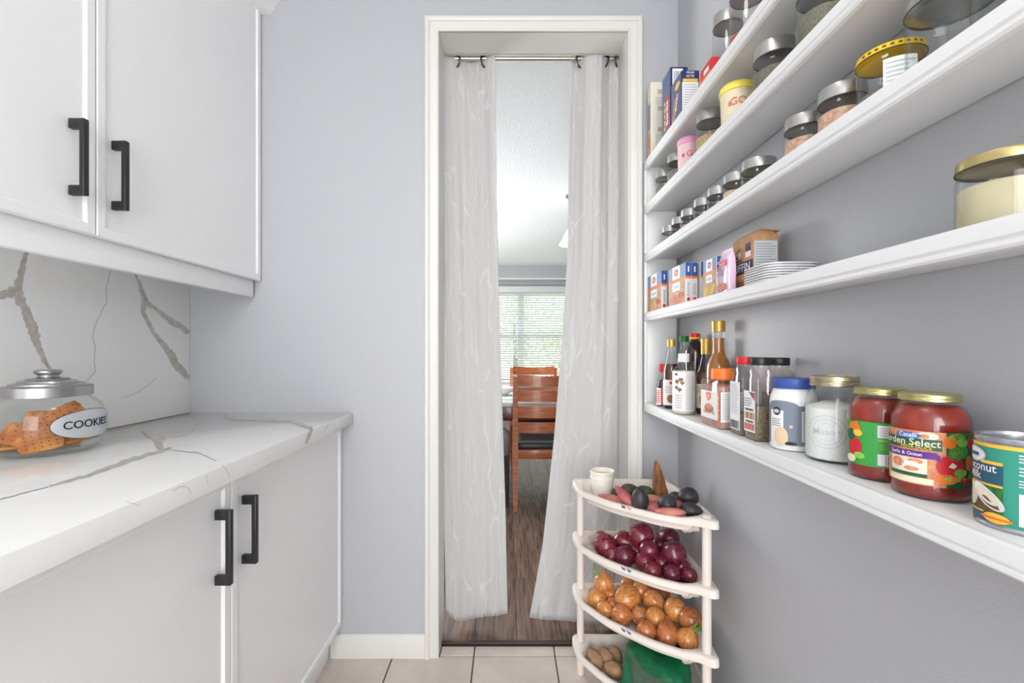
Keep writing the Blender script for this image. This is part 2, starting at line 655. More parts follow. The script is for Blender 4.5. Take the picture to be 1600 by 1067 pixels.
bs = thing('quartz_backsplash', 'white veined quartz backsplash slab between worktop and wall cabinet', 'backsplash', (XL, 1.0, 0.91))
rel(MB().box(XL - 0.011, XL, 0.33, YB - 0.001, 0.911, 1.43, 0.001).obj('slab', QUARTZ, bs), bs)


def band(proj, pts, widths, jit=0.12, sub=8):
    """irregular vein along image points"""
    rnd = random.Random(int(pts[0][0] * 7 + pts[0][1]))
    L, R = [], []
    P2 = []
    for i in range(len(pts) - 1):
        for k in range(sub):
            t = k / sub
            P2.append((pts[i][0] * (1 - t) + pts[i + 1][0] * t, pts[i][1] * (1 - t) + pts[i + 1][1] * t, widths[i] * (1 - t) + widths[i + 1] * t))
    P2.append((*pts[-1], widths[-1]))
    sd_ = pts[0][0] * 0.37
    P2 = [(x + 1.3 * noise.noise(Vector((x * 0.11, y * 0.11, sd_))), y + 1.3 * noise.noise(Vector((x * 0.11, y * 0.11, sd_ + 40))), w * (1 + 0.3 * noise.noise(Vector((x * 0.2, y * 0.2, sd_ + 80))))) for x, y, w in P2]
    for i, (x, y, w) in enumerate(P2):
        a, b = P2[max(i - 1, 0)], P2[min(i + 1, len(P2) - 1)]
        dx, dy = b[0] - a[0], b[1] - a[1]
        l = math.hypot(dx, dy) or 1
        nx_, ny_ = -dy / l, dx / l
        j1, j2 = 1 + jit * 2 * (rnd.random() - 0.5) * 2, 1 + jit * 2 * (rnd.random() - 0.5) * 2
        L.append(proj(x + nx_ * w / 2 * j1, y + ny_ * w / 2 * j1))
        R.append(proj(x - nx_ * w / 2 * j2, y - ny_ * w / 2 * j2))
    n = len(L)
    return L + R, [(i, i + 1, n + i + 1, n + i) for i in range(n - 1)]


def veins(parent, items, proj, m, zs):
    for q, (pts, ws) in enumerate(items):
        v, f = band(lambda x, y: proj(x, y, 0.0003 * (q + 1) + (0.0002 if m is VEIN2 else 0)), [zs(p) for p in pts], [w / zs.k for w in ws])
        rel(MB().add(v, f).obj('vein', m, parent), parent)


class ZS:
    def __init__(s, x0, y0, k):
        s.x0, s.y0, s.k = x0, y0, k
    def __call__(s, p):
        return (s.x0 + p[0] / s.k, s.y0 + p[1] / s.k)


zb = ZS(0, 380, 3.952)
pb = lambda x, y, d: PX(x, y, XL + d)
veins(bs, [
    ([(170, 30), (140, 150), (115, 250), (120, 340), (165, 430), (205, 530), (235, 640), (280, 735), (330, 805)], [28, 32, 45, 60, 55, 70, 42, 30, 8]),
    ([(-60, 320), (0, 323), (60, 305), (115, 290)], [40, 46, 60, 90]),
    ([(825, 165), (870, 270), (905, 370), (960, 402), (1060, 480), (1170, 552)], [8, 22, 34, 18, 40, 30]),
    ([(890, 330), (888, 430), (950, 550), (1040, 660), (1085, 740), (1168, 835)], [20, 22, 20, 34, 50, 24]),
], pb, VEIN, zb)
veins(bs, [
    ([(690, 140), (655, 280), (658, 360), (640, 400), (585, 510), (572, 570), (590, 650), (582, 745), (592, 790), (540, 852)], [5] * 10),
    ([(970, 830), (860, 915), (760, 955)], [3, 4, 3]),
], pb, VEIN2, zb)
zw = ZS(0, 620, 2.387)
pw = lambda x, y, d: PZ(x, y, 0.91 + d)
veins(wt, [
    ([(185, 332), (330, 292), (500, 232), (640, 190)], [5, 13, 17, 10]),
    ([(530, 122), (575, 140), (615, 160)], [14, 34, 12]),
    ([(572, 150), (590, 172), (600, 195)], [12, 30, 22]),
    ([(838, 66), (862, 80), (960, 84), (1085, 88), (1165, 118)], [12, 9, 6, 7, 12]),
], pw, VEIN, zw)
veins(wt, [
    ([(630, 152), (690, 143), (720, 122), (748, 88)], [3, 3, 4, 2]),
    ([(640, 200), (740, 208), (808, 240)], [3, 3, 3]),
    ([(-20, 385), (60, 365), (180, 335)], [3, 3, 3]),
], pw, VEIN2, zw)
pe = lambda x, y, d: PX(x, y, -0.579 + d)
veins(wt, [([(1165, 120), (1150, 150), (1142, 176)], [11, 14, 9])], pe, VEIN, zw)
veins(wt, [
    ([(830, 252), (845, 272), (852, 285), (858, 302)], [1.5, 2.5, 2, 1.5]), ([(768, 288), (770, 300), (776, 322)], [1.5, 2, 1.5]),
    ([(645, 352), (665, 338), (690, 332), (702, 342), (712, 362)], [2, 2.5, 2, 2.5, 1.5]), ([(1228, 98), (1218, 115), (1205, 135)], [2, 3, 2]), ([(470, 390), (500, 398), (525, 410)], [1.5, 2, 1.5]),
], pe, VEIN2, zw)

# ---- wall cabinet
XU = -0.920
uc = thing('wall_cabinet', 'white wall cabinet with black bar handles above the backsplash', 'cabinet', (XL, 1.0, 1.40))
rel(MB().box(XL, XU - 0.0205, 0.35, YB - 0.002, 1.418, 2.47, 0.001).obj('body', WHITE, uc), uc)
for (a, b, hy) in ((SEAM + 0.0016, YB - 0.006, 1.0746), (0.352, SEAM - 0.0016, 0.970)):
    d = door_mesh(a, b, 1.401, 2.425).obj('door', WHITE, uc, sharp=20)
    d.location = (XU - XL, -1.0, -1.40)
    h_ = handle(d, 0.0, hy, 1.470, 1.631)
rel(MB().box(XU - 0.045, XU - 0.0225, 0.35, YB - 0.016, 1.340, 1.4175, 0.003).obj('light_valance', WHITE, uc), uc)
rel(MB().box(XL, XU - 0.0205, YB - 0.0155, YB - 0.002, 1.41, 2.47).obj('filler_strip', WHITE, uc), uc)
cr = [(XU - 0.02, 2.395), (XU + 0.035, 2.395), (XU + 0.038, 2.405), (XU + 0.05, 2.415), (XU + 0.055, 2.43), (XU + 0.075, 2.45), (XU + 0.09, 2.455), (XU + 0.092, 2.495), (XU - 0.02, 2.495)]
rel(MB().rings([[(x, 0.35, z) for x, z in cr], [(x, YB - 0.001, z) for x, z in cr]], 0, True, True, True).obj('crown_moulding', WHITE, uc, sharp=25), uc)

# ================================================================== shelving on the right wall
XS = 0.502
SHELF_Z = [1.839, 1.677, 1.500, 1.282, 0.950]      # top surfaces, highest first
sh = thing('wall_shelving', 'white five-tier wall shelving with moulded front edges beside the doorway', 'shelving', (XR, 1.0, 0.95))
for z in SHELF_Z:
    b_ = rel(MB().box(XS + 0.012, XR - 0.003, -0.9, YB - 0.0005, z - 0.020, z, 0.001).obj('shelf', SHELFW, sh), sh)
    pr = [(XS + 0.0125, z), (XS + 0.004, z), (XS + 0.001, z - 0.002), (XS, z - 0.006), (XS, z - 0.020), (XS + 0.003, z - 0.0215), (XS + 0.003, z - 0.0235),
          (XS + 0.0005, z - 0.026), (XS + 0.0005, z - 0.030), (XS + 0.004, z - 0.033), (XS + 0.0125, z - 0.033)]
    MB().rings([[(x, -0.9, q) for x, q in pr], [(x, YB - 0.022, q) for x, q in pr]], 0, True, True, True).obj('edge_trim', SHELFW, b_, sharp=25)
for i in range(4):
    rel(MB().box(XS + 0.004, XR - 0.012, YB - 0.019, YB - 0.001, SHELF_Z[i + 1], SHELF_Z[i] - 0.0202, 0.001).obj('end_panel', SHELFW, sh), sh)
rel(MB().box(XS + 0.001, XS + 0.0125, YB - 0.0215, YB - 0.001, SHELF_Z[4] - 0.033, SHELF_Z[0], 0.001).obj('edge_strip', SHELFW, sh), sh)

# ================================================================== curtains
YC = YB2 + 0.040
CURT = bpy.data.materials.new('curtain_fabric')
CURT.use_nodes = True
_nt = CURT.node_tree
_b = _nt.nodes['Principled BSDF']
_b.inputs['Roughness'].default_value = 0.75
_b.inputs['Sheen Weight'].default_value = 0.2
_tc = _nt.nodes.new('ShaderNodeTexCoord')
_uv = _tc.outputs['UV']
_ns = _nt.nodes.new('ShaderNodeTexNoise')
_ns.inputs['Scale'].default_value = 6.0
_nt.links.new(_uv, _ns.inputs['Vector'])
_mixv = _nt.nodes.new('ShaderNodeMix')
_mixv.data_type = 'VECTOR'
_mixv.inputs['Factor'].default_value = 0.14
_nt.links.new(_uv, _mixv.inputs['A'])
_nt.links.new(_ns.outputs['Color'], _mixv.inputs['B'])
_mp = _nt.nodes.new('ShaderNodeMapping')
_mp.inputs['Scale'].default_value = (19, 3.2, 1)
_nt.links.new(_mixv.outputs['Result'], _mp.inputs['Vector'])
_vo = _nt.nodes.new('ShaderNodeTexVoronoi')
_vo.feature = 'DISTANCE_TO_EDGE'
_vo.inputs['Scale'].default_value = 1.0
_nt.links.new(_mp.outputs['Vector'], _vo.inputs['Vector'])
_rp = _nt.nodes.new('ShaderNodeValToRGB')
_rp.color_ramp.elements[0].position = 0.006
_rp.color_ramp.elements[0].color = (1, 1, 1, 1)
_rp.color_ramp.elements[1].position = 0.03
_rp.color_ramp.elements[1].color = (0, 0, 0, 1)
_nt.links.new(_vo.outputs['Distance'], _rp.inputs['Fac'])
_mc = _nt.nodes.new('ShaderNodeMix')
_mc.data_type = 'RGBA'
_mc.inputs['A'].default_value = (*lin((195, 194, 193)), 1)
_mc.inputs['B'].default_value = (*lin((208, 207, 206)), 1)
_nt.links.new(_rp.outputs['Color'], _mc.inputs['Factor'])
_nt.links.new(_mc.outputs['Result'], _b.inputs['Base Color'])
_wv = _nt.nodes.new('ShaderNodeTexNoise')
_wv.inputs['Scale'].default_value = 60
_nt.links.new(_mp.outputs['Vector'], _wv.inputs['Vector'])
_ad = _nt.nodes.new('ShaderNodeMath')
_ad.operation = 'MULTIPLY_ADD'
_ad.inputs[1].default_value = 0.25
_nt.links.new(_wv.outputs['Fac'], _ad.inputs[0])
_nt.links.new(_rp.outputs['Color'], _ad.inputs[2])
_bp = _nt.nodes.new('ShaderNodeBump')
_bp.inputs['Strength'].default_value = 0.2
_bp.inputs['Distance'].default_value = 0.003
_nt.links.new(_ad.outputs['Value'], _bp.inputs['Height'])
_nt.links.new(_bp.outputs['Normal'], _b.inputs['Normal'])
_M['curtain'] = CURT

RODZ = H + (CY - 91.5) / F * YC


def interp(tab, t):
    if t <= tab[0][0]:
        return tab[0][1]
    for (a, va), (b, vb) in zip(tab, tab[1:]):
        if t <= b:
            return va + (vb - va) * (t - a) / (b - a)
    return tab[-1][1]


def curtain(label, edge_l, edge_r, folds_top, folds_bot, bottom, nu=90, nv=90):
    """edge_l/edge_r: y-pixel -> x-pixel of the side edges; folds: u -> y offset (metres) at top and bottom; bottom: u -> y-pixel"""
    cx = (interp(edge_l, 88) + interp(edge_r, 88)) / 2
    root = thing('grommet_curtain', label, 'curtain', ((cx - CX) / F * YC, YC, 0.05), 0, 'grommet curtains in the doorway')
    verts, faces, uvs = [], [], []
    sm = lambda t: t * t * (3 - 2 * t)
    for j in range(nv + 1):
        v = j / nv
        for i in range(nu + 1):
            u = i / nu
            yb = interp(bottom, u)
            py = 80 + (yb - 80) * v
            # shared edges in photo pixels at the curtain's plane
            xl, xr = interp(edge_l, py), interp(edge_r, py)
            px = xl + (xr - xl) * u
            p = P(px, py, YC)
            w = sm(min(1, v * 1.15))
            dy = interp(folds_top, u) * (1 - w) + interp(folds_bot, u) * w
            dy += 0.004 * noise.noise(Vector((u * 6, v * 9, 3.1 if cx < 800 else 9.7))) + 0.003 * noise.noise(Vector((u * 16, v * 4, 1.7)))
            if v > 0.93:
                dy += 0.0012 * math.sin(u * 23)
            verts.append((p.x - root.location.x, dy, p.z - 0.05))
            uvs.append((u * 0.5 + (0 if cx < 800 else 0.77), v * 2.2))
    n = nu + 1
    for j in range(nv):
        for i in range(nu):
            a = j * n + i
            faces.append((a, a + 1, a + n + 1, a + n))
    me = bpy.data.meshes.new('fabric')
    me.from_pydata(verts, [], faces)
    me.materials.append(CURT)
    uvl = me.uv_layers.new(name='UVMap')
    for lp in me.loops:
        uvl.data[lp.index].uv = uvs[lp.vertex_index]
    me.polygons.foreach_set('use_smooth', [True] * len(me.polygons))
    fab = link('fabric', me, root)
    md = fab.modifiers.new('thickness', 'SOLIDIFY')
    md.thickness = 0.0012
    # bottom hem: second layer of cloth
    hv, hf = [], []
    for j in range(4):
        jj = nv - 3 + j
        for i in range(nu + 1):
            x, y, z = verts[jj * n + i]
            hv.append((x, y - 0.0012 if j else y - 0.0002, z))
    for j in range(3):
        for i in range(nu):
            a = j * n + i
            hf.append((a, a + 1, a + n + 1, a + n))
    hm = bpy.data.meshes.new('hem')
    hm.from_pydata(hv, [], hf)
    hm.materials.append(CURT)
    u2 = hm.uv_layers.new(name='UVMap')
    for lp in hm.loops:
        u2.data[lp.index].uv = uvs[(nv - 3) * n + lp.vertex_index]
    hm.polygons.foreach_set('use_smooth', [True] * len(hm.polygons))
    link('hem', hm, root)
    return root


GROM = mat('grommet_pewter', (92, 90, 88), 0.3, 1.0)


def grommet(parent, px, tilt):
    mb = MB()
    n, k, R, r = 24, 8, 0.0235, 0.0038
    rs = []
    for i in range(n + 1):
        a = 2 * PI * i / n
        rs.append([Vector(((r * math.cos(2 * PI * j / k)), (R + r * math.sin(2 * PI * j / k)) * math.cos(a), (R + r * math.sin(2 * PI * j / k)) * math.sin(a))) for j in range(k)])
    mb.rings(rs)
    o = mb.obj('grommet', GROM, parent)
    q = P(px, 91.5, YC)
    o.location = (q.x - parent.location.x, 0, RODZ - 0.012 - 0.05)
    o.rotation_euler = (0, 0, tilt)
    return o


c1 = curtain('pale grey patterned curtain hanging at the left side of the doorway',
             [(80, 680), (970, 697)],
             [(80, 772), (110, 775), (300, 776), (440, 779), (640, 785), (800, 790), (957, 793)],
             [(0, -0.02), (0.12, -0.030), (0.37, 0.0), (0.60, 0.030), (0.83, 0.0), (0.95, -0.026), (1, -0.022)],
             [(0, 0.0), (0.15, -0.012), (0.4, 0.008), (0.65, 0.004), (0.85, -0.008), (1, -0.002)],
             [(0, 955), (0.07, 962), (0.28, 971), (1.0, 957)])
for px, t in ((714, 0.6), (757, -0.6)):
    grommet(c1, px, t)
c2 = curtain('pale grey patterned curtain hanging at the right side of the doorway',
             [(80, 893), (105, 893), (260, 889), (400, 887), (560, 876), (680, 866), (850, 848), (965, 827)],
             [(80, 984), (970, 976)],
             [(0, 0.018), (0.09, 0.026), (0.16, 0.006), (0.24, -0.02), (0.38, -0.034), (0.5, -0.026), (0.58, 0.0), (0.68, 0.026), (0.78, 0.0), (0.9, -0.03), (1, -0.02)],
             [(0, 0.0), (0.12, -0.006), (0.3, 0.006), (0.5, -0.004), (0.62, -0.024), (0.78, -0.008), (0.9, 0.014), (1, 0.0)],
             [(0, 964), (0.3, 970), (1.0, 974)])
for px, t in ((906, -0.75), (945, 0.5), (964, -0.45)):
    grommet(c2, px, t)
rod = thing('curtain_rod', 'thin brushed metal curtain rod across the top of the doorway', 'curtain rod', (0.09, YC, RODZ))
RODM = mat('rod_nickel', (200, 192, 178), 0.25, 1.0)
MB().tube([(-0.42, 0, 0), (0.44, 0, 0)], 0.0085, 16).obj('rod', RODM, rod)
for x in (-0.415, 0.435):
    MB().box(x - 0.012, x + 0.012, -(YC - YB2 - 0.0005), 0.006, -0.014, 0.014, 0.003).obj('bracket', RODM, rod)
    MB().lathe([(0.0, -0.012), (0.008, -0.01), (0.014, 0), (0.008, 0.01), (0.0, 0.012)], 16, 0, Matrix.Translation((x + (0.03 if x > 0 else -0.03), 0, 0)) @ Matrix.Rotation(PI / 2, 4, 'Y')).obj('finial', RODM, rod)

# ================================================================== dining furniture
WOOD = mat('chair_wood', (200, 112, 58), 0.3, rgb2=(160, 82, 40), vscale=6, stretch=(1.5, 8, 8), coat=0.3)
LEATH = mat('seat_leather_black', (38, 40, 40), 0.35, bump=0.1, bscale=150)


def ladder_chair(label, loc, rz):
    c = thing('dining_chair', label, 'chair', loc, rz, 'ladder-back dining chairs')
    W = 0.225
    for sx in (-1, 1):
        # back post with leg, gently raked
        pts = [(0.0, 0.0), (0.012, 0.16), (0.02, 0.40), (0.016, 0.52), (-0.005, 0.75), (-0.035, 0.945)]
        hw = [0.014, 0.019, 0.021, 0.020, 0.018, 0.016]
        rs = []
        for (dy, zz), q in zip(pts, hw):
            x = sx * W
            rs.append([(x - q, dy - q, zz), (x + q, dy - q, zz), (x + q, dy + q, zz), (x - q, dy + q, zz)])
        MB().rings(rs, 0, True, True, True).obj('back_post', WOOD, c, sharp=40)
        MB().rings([[(sx * (W - 0.01) + a * 0.015, 0.40 + b * 0.015, 0) for a, b in ((-1, -1), (1, -1), (1, 1), (-1, 1))],
                    [(sx * (W - 0.01) + a * 0.021, 0.40 + b * 0.021, 0.42) for a, b in ((-1, -1), (1, -1), (1, 1), (-1, 1))]], 0, True, True, True).obj('leg', WOOD, c)
        MB().box(sx * (W - 0.012) - 0.01, sx * (W - 0.012) + 0.01, 0.02, 0.40, 0.365, 0.425, 0.002).obj('side_rail', WOOD, c)
    for k, (z0, z1) in enumerate(((0.876, 0.957), (0.768, 0.848), (0.655, 0.735), (0.548, 0.622))):
        rs = []
        for i in range(13):
            t = -1 + 2 * i / 12
            x = t * (W - 0.014)
            zm = (z0 + z1) / 2
            y0 = interp([(0.52, 0.016), (0.75, -0.005), (0.945, -0.035)], zm) - 0.022 * (1 - t * t)
            arch = 0.012 * (abs(t) ** 2 - 0.5) if k == 0 else 0
            rs.append([(x, y0 - 0.009, z0), (x, y0 - 0.009, z1 + arch), (x, y0 + 0.009, z1 + arch), (x, y0 + 0.009, z0)])
        MB().rings(rs, 0, True, True, True).obj('slat', WOOD, c, sharp=40)
    MB().box(-W + 0.02, W - 0.02, 0.005, 0.028, 0.362, 0.425, 0.002).obj('back_rail', WOOD, c)
    MB().box(-W + 0.01, W - 0.01, 0.385, 0.41, 0.365, 0.425, 0.002).obj('front_rail', WOOD, c)
    s_ = MB()
    s_.rings([rrect(W - 0.012, 0.20, 0.03, 0.426, 5, 0, 0.225), rrect(W - 0.004, 0.208, 0.035, 0.445, 5, 0, 0.225), rrect(W - 0.012, 0.20, 0.035, 0.472, 5, 0, 0.225),
              rrect(W - 0.05, 0.16, 0.03, 0.482, 5, 0, 0.225), rrect(0.05, 0.05, 0.03, 0.486, 5, 0, 0.225)], 0, True, True, True)
    s_.obj('seat', LEATH, c, sharp=60)
    return c


ladder_chair('orange-brown ladder-back dining chair with black seat seen from behind through the curtains', (0.275, 3.24, 0.012), 0.0)
ladder_chair('orange-brown ladder-back chair on the far side of the dining table', (0.26, 4.72, 0.012), PI)
tb = thing('dining_table', 'wooden dining table with a pale top behind the ladder-back chair', 'table', (0.0, 4.05, 0.012))
TWOOD = mat('table_wood', (112, 62, 46), 0.25, rgb2=(88, 46, 36), vscale=5, stretch=(1.5, 8, 8), coat=0.4)
MB().box(-0.95, 0.95, -0.47, 0.47, 0.686, 0.723, 0.005).obj('tabletop', mat('table_pale_top', (214, 220, 218), 0.15, var=0.06, vscale=6), tb)
MB().box(-0.87, 0.87, -0.43, 0.43, 0.573, 0.685, 0.003).obj('apron', TWOOD, tb)
for sx in (-1, 1):
    for sy in (-1, 1):
        MB().box(sx * 0.83 - 0.04, sx * 0.83 + 0.04, sy * 0.35 - 0.04, sy * 0.35 + 0.04, 0, 0.62, 0.004).obj('leg', TWOOD, tb)
run = thing('table_runner', 'pale patterned runner laid over the dining table', 'table runner', (0.0, 4.05, 0.7352))
CLOTH = mat('runner_cloth', (228, 230, 226), 0.8, rgb2=(176, 184, 180), vscale=18)
MB().box(-0.9, 0.9, -0.30, 0.30, 0.0005, 0.004, 0.0015).obj('cloth', CLOTH, run)
bw = thing('fruit_bowl', 'white bowl standing on the dining table runner', 'bowl', (-0.06, 4.1, 0.7395))
MB().lathe([(0.045, 0), (0.05, 0.006), (0.09, 0.03), (0.12, 0.07), (0.115, 0.07), (0.085, 0.034), (0.03, 0.012), (0, 0.011)], 28).obj('bowl_shell', mat('bowl_ceramic', (238, 238, 236), 0.2), bw)
bn = thing('upholstered_bench', 'grey upholstered bench with dark legs beside the dining table', 'bench', (-0.26, 3.50, 0.012))
GREYUP = mat('bench_fabric', (118, 122, 126), 0.85, bump=0.2, bscale=200)
BLEG = mat('bench_leg', (52, 52, 58), 0.5)
MB().rings([rrect(0.27, 0.19, 0.03, 0.37), rrect(0.275, 0.195, 0.035, 0.42), rrect(0.272, 0.192, 0.04, 0.485), rrect(0.24, 0.16, 0.04, 0.515), rrect(0.05, 0.05, 0.03, 0.52)], 0, True, True, True).obj('seat', GREYUP, bn, sharp=60)
for sx in (-1, 1):
    for sy in (-1, 1):
        MB().rings([rrect(0.014, 0.014, 0.003, 0, 3, sx * 0.252, sy * 0.17), rrect(0.022, 0.022, 0.003, 0.372, 3, sx * 0.25, sy * 0.168)], 0, True, True, True).obj('leg', BLEG, bn)

# pendant with bell shades over the table
pd = thing('pendant_lamp', 'lit white bell-shaded pendant lamp hanging in the dining room', 'lamp', (0.565, 4.05, ZC))
SHADE = mat('shade_glass_lit', (255, 252, 246), 0.4, emit=6.0)
PMET = mat('pendant_metal', (150, 148, 146), 0.35, 1.0)
MB().lathe([(0.0, 0.0), (0.06, 0.0), (0.06, -0.012), (0.045, -0.025), (0.0, -0.027)], 24).obj('ceiling_rose', PMET, pd)
MB().tube([(0, 0, -0.02), (0, 0, -0.26)], 0.006, 10).obj('stem', PMET, pd)
MB().lathe([(0.0, -0.23), (0.022, -0.235), (0.028, -0.26), (0.024, -0.29), (0, -0.295)], 20).obj('hub', PMET, pd)
MB().lathe([(0.028, -0.285), (0.045, -0.30), (0.07, -0.345), (0.088, -0.39), (0.118, -0.432), (0.114, -0.434), (0.082, -0.392), (0.064, -0.348), (0.04, -0.304), (0.024, -0.289)], 32, 0, None, False, False).obj('bell_shade', SHADE, pd)
MB().lathe([(0, -0.42), (0.022, -0.41), (0.03, -0.385), (0.022, -0.355), (0.012, -0.33), (0.0, -0.328)], 16).obj('bulb', SHADE, pd)

# unseen ceiling lamp added above the camera to light the pantry
cl = thing('added_ceiling_lamp', 'unseen round white lamp added on the pantry ceiling', 'lamp', (0.02, 0.40, ZC))
MB().lathe([(0.0, 0.0), (0.17, 0.0), (0.175, -0.018), (0.165, -0.022), (0, -0.022)], 40).obj('rim', PMET, cl)
MB().lathe([(0.16, -0.021), (0.155, -0.045), (0.125, -0.072), (0.07, -0.09), (0.0, -0.096)], 40).obj('dome', mat('dome_lit', (255, 250, 243), 0.4, emit=18.5), cl)

# garden outside the dining room window
LEAF = mat('leaf_green', (196, 210, 170), 0.6)
LEAF2 = mat('leaf_dark', (176, 196, 150), 0.6)
BARK = mat('bark', (96, 80, 66), 0.9)
ln = MB().box(-9, 9, DY1 + 0.2, 22, -0.5, -0.4).obj('ground', mat('lawn', (132, 158, 92), 0.95, var=0.3, vscale=2))
ln['kind'] = 'structure'
for k, (x, y, rr, zc, lab) in enumerate(((-1.5, 11.6, 1.25, 1.5, 'leafy green tree outside the window, left of the blind post'), (1.5, 12.0, 1.35, 1.35, 'leafy green tree outside the window, behind the right pane'),
                                         (0.2, 15.4, 1.7, 2.3, 'tall leafy tree standing further back outside the window'))):
    t_ = thing('garden_tree', lab, 'tree', (x, y, -0.42), 0, 'trees outside the dining window')
    MB().tube([(0, 0, 0), (0.05, 0, 0.8), (0, 0.04, zc + 0.2)], [0.12, 0.09, 0.05], 10).obj('trunk', BARK, t_)
    rnd = random.Random(k + 3)
    vs, fs = [], []
    for q in range(1300):
        d = Vector((rnd.gauss(0, 1), rnd.gauss(0, 1), rnd.gauss(0, 1))).normalized() * rr * (rnd.random() ** 0.45)
        d += Vector((0, 0, zc + 0.42))
        a = Vector((rnd.uniform(-1, 1), rnd.uniform(-1, 1), rnd.uniform(-1, 1))).normalized() * 0.085
        b = a.cross(Vector((rnd.uniform(-1, 1), rnd.uniform(-1, 1), rnd.uniform(-1, 1))).normalized()) * 0.55
        i = len(vs)
        vs += [d - a, d + b, d + a, d - b]
        fs.append((i, i + 1, i + 2, i + 3))
    me = bpy.data.meshes.new('foliage')
    me.from_pydata([tuple(v) for v in vs], [], fs)
    me.materials.append(LEAF if k != 2 else LEAF2)
    fo = link('foliage', me, t_)
# ================================================================== corner rack with vegetables
RX, RY = 0.578, 1.662
OUT = [(0.231, 1.655), (0.228, 1.62), (0.236, 1.56), (0.262, 1.515), (0.304, 1.450), (0.360, 1.394), (0.418, 1.340), (0.476, 1.303), (0.525, 1.270), (0.552, 1.248), (0.572, 1.250), (0.579, 1.272),
       (0.584, 1.34), (0.582, 1.44), (0.580, 1.53), (0.576, 1.60), (0.562, 1.642), (0.53, 1.662), (0.46, 1.666), (0.38, 1.666), (0.30, 1.668), (0.25, 1.668)]


def smooth_loop(pts, per=4):
    n = len(pts)
    out = []
    for i in range(n):
        p0, p1, p2, p3 = (Vector((*pts[(i + k) % n], 0)) for k in (-1, 0, 1, 2))
        for j in range(per):
            t = j / per
            out.append(0.5 * ((2 * p1) + (p2 - p0) * t + (2 * p0 - 5 * p1 + 4 * p2 - p3) * t * t + (3 * p1 - p0 - 3 * p2 + p3) * t ** 3))
    return out


OL = smooth_loop(OUT)
_n = len(OL)
_cen = sum(OL, Vector()) / _n
TIPS = [Vector((0.238, 1.652, 0)), Vector((0.572, 1.248, 0))]


def off_ring(d, z, tip=0.0, dip=0.0):
    """outline moved inwards by d (more near the two tips), dipping along the front"""
    r = []
    for i, p in enumerate(OL):
        t = (OL[(i + 1) % _n] - OL[i - 1]).normalized()
        nrm = Vector((-t.y, t.x, 0))
        if nrm.dot(_cen - p) < 0:
            nrm = -nrm
        extra = sum(tip * math.exp(-((p - q).length / 0.055) ** 2) for q in TIPS)
        q = p + nrm * d + (_cen - p).normalized() * extra
        front = max(0.0, min(1.0, (((p - TIPS[0]).length - 0.05) / 0.05))) * max(0.0, min(1.0, (((p - TIPS[1]).length - 0.05) / 0.05))) if (i < _n * 0.45) else 0
        r.append(Vector((q.x, q.y, z - dip * front)))
    return r


rack = thing('corner_rack', 'beige plastic four-tier corner rack holding vegetables beside the doorway', 'rack', (RX - 0.1, RY - 0.1, 0))
TIER = [0.680, 0.492, 0.305, 0.120]
POSTS = [(0.256, 1.630), (0.553, 1.283), (0.552, 1.636)]
for k, zt in enumerate(TIER):
    mb = MB()
    D = 0.010
    mb.rings([off_ring(0.045, zt - 0.058, 0.06), off_ring(0.034, zt - 0.054, 0.055), off_ring(0.024, zt - 0.026, 0.05, 0), off_ring(0.006, zt - 0.024, 0.0, D * 0.3), off_ring(0.0, zt - 0.022, 0, D * 0.3),
              off_ring(0.001, zt - 0.004, 0, D), off_ring(0.005, zt, 0, D), off_ring(0.015, zt, 0.03, D), off_ring(0.018, zt - 0.003, 0.045, D), off_ring(0.027, zt - 0.040, 0.052), off_ring(0.036, zt - 0.052, 0.056), off_ring(0.05, zt - 0.054, 0.06)], 0, True, True, True)
    tr_ = rel(mb.obj('tray', PLASTIC, rack, sharp=50), rack)
    # small printed animals on the front rim
    pr = Print(lambda u, v, d: Vector((0.0, 0.0, 0.0)))
    cA, cB = OL[int(_n * 0.23)], OL[int(_n * 0.23) + 1]
    ud = (cB - cA).normalized()
    if ud.x < 0:
        ud = -ud
    mpf = on_face((cA.x, cA.y, zt - 0.013), ud, (0, 0, 1))
    pr.mp = mpf
    pr.lift = 0.0012
    col = (PBLACK, mat('print_pink', (226, 150, 160), 0.5)) if k == 0 else (mat('print_slate', (70, 84, 104), 0.5), PBLUE)
    for s_, cm in ((-0.011, col[0]), (0.008, col[1])):
        pr.ell(s_, 0, 0.006, 0.0026, cm, 1, 10)
        pr.ell(s_ - 0.006, 0.0028, 0.0024, 0.0022, cm, 1.2, 8)
        pr.rect(s_ - 0.004, -0.0052, s_ - 0.0028, 0, cm, 1.4)
        pr.rect(s_ + 0.0030, -0.0052, s_ + 0.0042, 0, cm, 1.4)
    pr.build(tr_, 'printed_animals')
    zlo = 0.0 if k == 3 else TIER[k + 1] - 0.001
    for (x, y) in POSTS:
        zh = zt - 0.023
        rel(MB().lathe([(0.0118, zlo), (0.0128, zlo + 0.004), (0.0125, zh - 0.002), (0.0125, zh)], 18, 0, Matrix.Translation((x, y, 0))).obj('post', PLASTIC, rack), rack)
for (x, y) in POSTS:
    rel(MB().lathe([(0.0125, 0.6795), (0.0125, 0.683), (0.009, 0.686), (0, 0.687)], 18, 0, Matrix.Translation((x, y, 0))).obj('post_cap', PLASTIC, rack), rack)

# ---- onions
def onion_mats(nm, a, b, neck):
    m = mat(nm, a, 0.3, rgb2=b, vscale=3.2, stretch=(9, 9, 1.6), objvar=0.10, bump=0.1, bscale=30, coat=0.25)
    return m, neck


